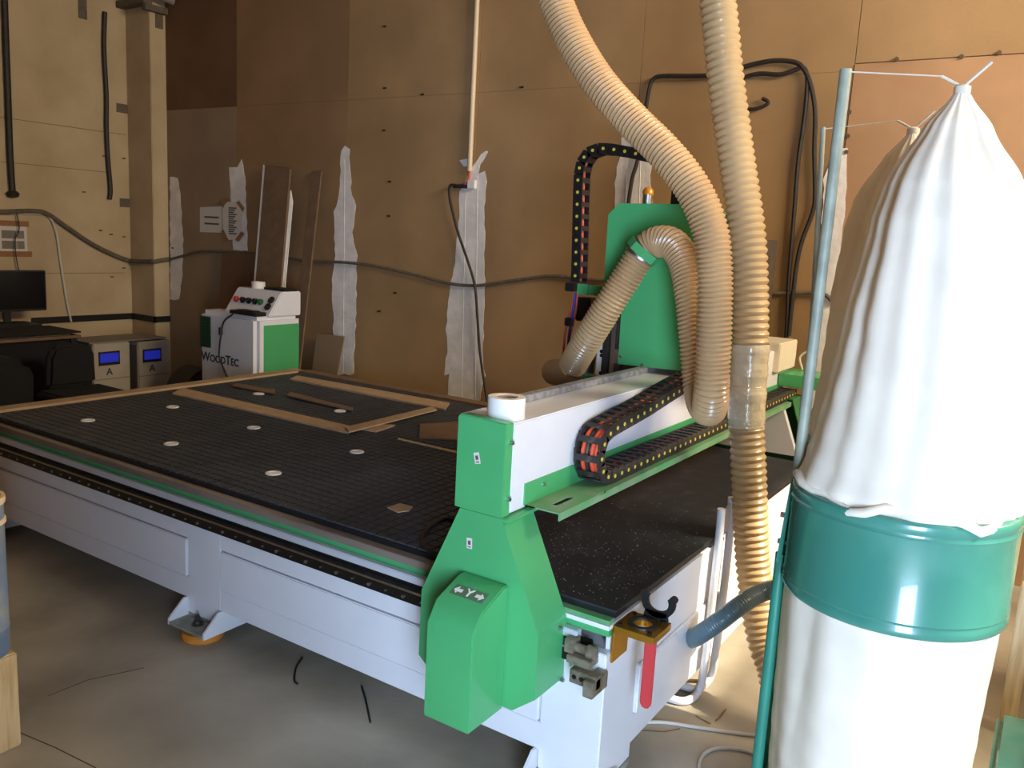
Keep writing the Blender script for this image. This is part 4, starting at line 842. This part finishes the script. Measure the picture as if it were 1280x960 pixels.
b = nb(); hexa(b, [(q[3][0], 5.0, 0), (q[2][0], 5.0, 0), (q[1][0], 5.25, q[1][2]), (q[0][0], 5.25, q[0][2]), (q[3][0], 5.016, 0), (q[2][0], 5.016, 0), (q[1][0], 5.266, q[1][2]), (q[0][0], 5.266, q[0][2])]); tag(mk('leaning_lath', b, 'mdf_b'), 'tall narrow brown lath leaning on the back wall', 'lath')
q = [(-5.4192, 5.2, 0.8358), (-5.0926, 5.2, 0.8433), (-5.13, 5.2, 0.4641), (-5.431, 5.2, 0.4226)]
b = nb(); hexa(b, [(q[3][0], 5.1, 0), (q[2][0]-.03, 5.1, 0), (q[1][0], 5.22, q[1][2]), (q[0][0], 5.22, q[0][2]), (q[3][0], 5.115, 0), (q[2][0]-.03, 5.115, 0), (q[1][0], 5.235, q[1][2]), (q[0][0], 5.235, q[0][2])]); tag(mk('leaning_board', b, 'drywall_g'), 'short grey-brown board leaning beside the narrow lath', 'board')

# ------------------------------------------------------------------ pipes and cables on the walls
cable('wall_cable', [(-7.97, 3.6013, 1.7387), (-7.97, 3.8624, 1.7327), (-7.97, 4.1409, 1.755), (-7.97, 4.2853, 1.7339), (-7.97, 4.4692, 1.6169), (-7.97, 4.7009, 1.4727), (-7.97, 4.9467, 1.36), (-7.97, 5.0925, 1.3136)] + [(XL+.05, YC-.03, (-7.99, 5.1141, 1.3125)[2])] + [(-7.7917, 5.1, 1.3163), (-7.6058, 5.1, 1.3274)] + [(XC+.03, YC-.02, (-7.6, 5.1225, 1.3279)[2])] + [(-7.58, 5.2162, 1.3456), (-7.58, 5.2797, 1.3541)], .022, 'wire_grey', 'thick dusty grey cable drooping across the cream wall to the column')
cable('wall_cable', [(-7.5459, 5.265, 1.356), (-7.3524, 5.265, 1.3987), (-7.139, 5.265, 1.4495), (-6.9323, 5.265, 1.4682), (-6.4901, 5.265, 1.477), (-6.1052, 5.265, 1.4836), (-5.6383, 5.265, 1.4536), (-5.1545, 5.265, 1.4689), (-4.7905, 5.265, 1.4581), (-4.3608, 5.265, 1.4153), (-4.0358, 5.265, 1.3755), (-3.7664, 5.265, 1.3772), (-3.4406, 5.265, 1.4373), (-3.0995, 5.265, 1.4963), (-2.8375, 5.265, 1.4921), (-2.4678, 5.265, 1.5022), (-2.0664, 5.265, 1.5107), (-1.6404, 5.265, 1.4926), (-1.347, 5.265, 1.5161), (-1.2058, 5.265, 1.5179), (-1.1444, 5.265, 1.4658)], .012, 'wire_grey', 'long dusty grey cable sagging along the brown back wall')
cable('wall_cable', [(-7.97, 3.9867, 3.6608), (-7.97, 3.9815, 3.2692), (-7.97, 3.9767, 2.7366), (-7.97, 3.9718, 2.1913), (-7.97, 3.9784, 1.8864)], .028, 'wire_dark', 'dark vertical cable ending in a dark knot on the cream wall')
q = (-7.96, 3.9737, 1.8932); tag(mk('cable_end', lathe(nb(), [(0, -.03), (.045, -.02), (.055, .01), (.035, .03), (0, .035)], q, 16), 'wire_dark', smooth=True), 'dark lump at the end of the vertical cable on the cream wall', 'cable end')
cable('wall_cable', [(-7.97, 4.8981, 3.651), (-7.97, 4.8802, 3.3227), (-7.97, 4.8912, 2.8855), (-7.97, 4.8822, 2.5867), (-7.97, 4.8897, 2.2864), (-7.97, 4.9067, 2.021), (-7.97, 4.8952, 1.9125)], .022, 'wire_dark', 'dark vertical cable hanging beside the column')
cable('white_wire', [(-7.975, 3.731, 1.7116), (-7.975, 4.1426, 1.7334), (-7.975, 4.2874, 1.7193), (-7.975, 4.3563, 1.5754), (-7.975, 4.3903, 1.278), (-7.975, 4.4314, 0.9362), (-7.975, 4.4706, 0.7265)], .010, 'wire_white', 'thin white wire running down the cream wall behind the desk')
cable('thin_wire', [(-7.955, 3.9928, 1.7613), (-7.955, 4.0134, 1.5997), (-7.955, 3.9737, 1.4917), (-7.955, 3.9742, 1.3491), (-7.955, 3.9958, 1.2055)], .005, 'wire_dark', 'very thin dark wire hanging in front of the paper chart')
for (pa_, nm) in (((-7.99, 5.0752, 2.7954), 'upper'), ((-7.99, 5.0852, 1.8854), 'lower')):
    tag(mk('steel_tab', box(nb(), XL, XL+.006, pa_[1]-.07, pa_[1]+.06, pa_[2]-.04, pa_[2]+.045), 'wire_grey'), nm+' grey steel tab on the cream wall beside the column', 'bracket')
BKT = thing('pipe_bracket', 'rusty steel pipe clamp across the top of the column', 'bracket', (XC+.05, YC, 3.5))
b = nb(); za = (-7.6, 5.2314, 3.7035)[2]
box(b, XC, XC+.06, YC-.08, YW-.02, za-.03, za+.03); box(b, XL+.002, XC+.06, YC-.10, YC-.005, za+.02, za+.08); mk('strap', b, 'wire_grey', BKT, bevel=.004)
b = nb(); tube(b, [(XL+.06, 4.5, za+.13), (XC+.10, YC-.1, za+.12), (XC+.16, YW-.03, za+.08)], .035, 14); mk('pipe', b, 'grey_case_b', BKT, smooth=True)
for y in (YC-.42, YW-.07):
    b = nb(); box(b, (XL if y < YC else XC), (XL if y < YC else XC)+.008, y-.05, y+.03, za-.16, za+.04); mk('ear', b, 'wire_grey', BKT)

PCN = thing('conduit', 'thin cream conduit pipe running down the brown back wall', 'pipe', (-3.8709, 5.26, 2.2276))
c_ = (-3.8723, 5.262, 2.2278); a_ = (c_[0], 5.262, 4.49)
mk('pipe', tube(nb(), [a_, c_], .019, 14), 'pipe_cream', PCN, smooth=True)
mk('pipe_wire', tube(nb(), smoothpath([(-3.873, 5.262, 2.2395), (-3.8772, 5.262, 2.1808), (-3.897, 5.262, 2.1334), (-3.9334, 5.262, 2.1093)], 5), .009, 8), 'wire_red', PCN, smooth=True)
SK = thing('wall_connector', 'small dusty terminal block under the cream conduit', 'connector', (-3.8873, 5.27, 2.1223))
q = (-3.8464, 5.275, 2.1291); mk('block', box(nb(), q[0]-.035, q[0]+.035, 5.25, 5.281, q[2]-.03, q[2]+.035), 'plaster', SK, bevel=.004)
q = (-3.9511, 5.275, 2.116); mk('plug', box(nb(), q[0]-.07, q[0]+.06, 5.25, 5.28, q[2]-.014, q[2]+.014), 'wire_dark', SK, bevel=.004)
cable('hanging_lead', [(-3.9705, 5.25, 2.1197), (-4.0393, 5.25, 2.1189), (-4.043, 5.25, 2.041), (-4.006, 5.25, 1.9216), (-3.9351, 5.25, 1.7432), (-3.8325, 5.25, 1.5368), (-3.7621, 5.25, 1.3595), (-3.7257, 5.25, 1.1182), (-3.689, 5.25, 0.8753), (-3.6185, 5.25, 0.5728), (-3.5701, 5.25, 0.3917)], .010, 'wire_dark', 'black lead hanging from the terminal block to behind the bed')

cable('loop_cable', [(-2.5231, 5.26, 1.6174), (-2.5383, 5.26, 1.9376), (-2.5231, 5.26, 2.1746), (-2.4933, 5.26, 2.3044), (-2.4694, 5.26, 2.5599), (-2.4472, 5.26, 2.7604), (-2.4186, 5.26, 2.8188), (-2.3527, 5.26, 2.8301), (-2.1883, 5.26, 2.8211), (-2.0295, 5.26, 2.8172), (-1.9279, 5.26, 2.8305), (-1.8055, 5.26, 2.8608), (-1.6611, 5.26, 2.8795), (-1.5412, 5.26, 2.8674), (-1.4768, 5.26, 2.8318), (-1.4199, 5.26, 2.7343), (-1.3745, 5.26, 2.5744), (-1.3534, 5.26, 2.3462), (-1.323, 5.26, 2.1154), (-1.3238, 5.26, 1.9988), (-1.3663, 5.26, 1.832), (-1.3836, 5.26, 1.6876), (-1.3859, 5.26, 1.4448), (-1.3839, 5.26, 1.2481)], .014, 'wire_dark', 'long dark cable arching over the brown wall behind the hoses')
cable('loop_cable', [(-1.8945, 5.262, 2.744), (-1.8239, 5.262, 2.7922), (-1.7271, 5.262, 2.8102), (-1.6052, 5.262, 2.7988), (-1.5133, 5.262, 2.8209), (-1.4774, 5.262, 2.8323), (-1.444, 5.262, 2.7809), (-1.4335, 5.262, 2.6449), (-1.4343, 5.262, 2.4853), (-1.4421, 5.262, 2.3007), (-1.4353, 5.262, 2.0667), (-1.4284, 5.262, 1.8292), (-1.4214, 5.262, 1.5883), (-1.4047, 5.262, 1.3447), (-1.3984, 5.262, 1.1967)], .013, 'wire_dark', 'dark cable dropping straight beside the arching cable')
cable('cable_stub', [(-1.9095, 5.262, 2.6402), (-1.8302, 5.262, 2.6087), (-1.7302, 5.262, 2.6052), (-1.6687, 5.262, 2.6264), (-1.6609, 5.262, 2.6447), (-1.6971, 5.262, 2.6648)], .011, 'wire_dark', 'short curled cable stub on the wall beside the cream hose')

# screws along the joint over the red-brown sheet
for p in ((-0.9661, 5.28, 2.8477), (-0.6417, 5.28, 2.8391), (-0.4659, 5.28, 2.8476), (-1.1853, 5.28, 2.5712), (-1.1785, 5.28, 2.4369), (-1.1769, 5.28, 2.3469)):
    b = nb(); cyl(b, (p[0], 5.272, p[2]), (p[0], 5.29, p[2]), .012, 10); struct('fixing_mark', b, 'stain', wb)

# ------------------------------------------------------------------ floor cables and litter
cable('floor_cable', [(-1.1091, 2.6967, 0.007), (-1.0257, 2.7625, 0.007), (-0.918, 2.8077, 0.007), (-0.8117, 2.8524, 0.007), (-0.7083, 2.9017, 0.007), (-0.6472, 2.9433, 0.007)], .007, 'wire_white', 'white cable lying straight across the floor to the dust bag')
cable('floor_cable', [(-0.7897, 2.5191, 0.007), (-0.8262, 2.6, 0.007), (-0.8318, 2.6764, 0.007), (-0.8008, 2.7364, 0.007), (-0.74, 2.7719, 0.007), (-0.6834, 2.7745, 0.007), (-0.6503, 2.7311, 0.007)], .006, 'wire_white', 'white cable curled in a loop on the floor')
cable('floor_stick', [(-2.0713, 2.2566, 0.004), (-1.9926, 2.1948, 0.004), (-1.8774, 2.0964, 0.004)], .004, 'dark_steel', 'thin dark rod lying on the floor before the table', 'rod')
cable('floor_wire', [(-2.4139, 2.2702, 0.004), (-2.3708, 2.1962, 0.004), (-2.3064, 2.1289, 0.004), (-2.2747, 2.1162, 0.004)], .004, 'wire_dark', 'short bent wire on the floor before the table', 'wire')
cable('wood_sliver', [(-0.9471, 2.8919, 0.004), (-0.886, 2.8722, 0.004)], .004, 'pine', 'thin pale wood sliver on the floor beside the white cable', 'sliver')
cable('wood_sliver', [(-0.8767, 2.9065, 0.004), (-0.8741, 3.006, 0.004)], .003, 'mdf', 'thin brown wood sliver on the floor by the pale sliver', 'sliver')
def crack(pts, label):
    b = nb(); tube(b, [(p[0], p[1], -.0008) for p in pts], .0025, 6); struct('floor_crack', b, 'stain', bpy.data.objects['floor'])
for P in ([(-2.8706, 1.3083, -0), (-2.7477, 1.3263, 0), (-2.5918, 1.3501, 0), (-2.392, 1.3699, 0)], [(-3.2984, 2.6336, 0), (-3.1381, 2.6153, 0), (-2.9376, 2.5906, 0)], [(-1.1051, 2.655, 0), (-1.0046, 2.7147, 0), (-0.9655, 2.7715, 0)], [(-2.9193, 1.4997, 0), (-2.9142, 1.6492, 0), (-2.8336, 1.8311, 0)]): crack(P, '')
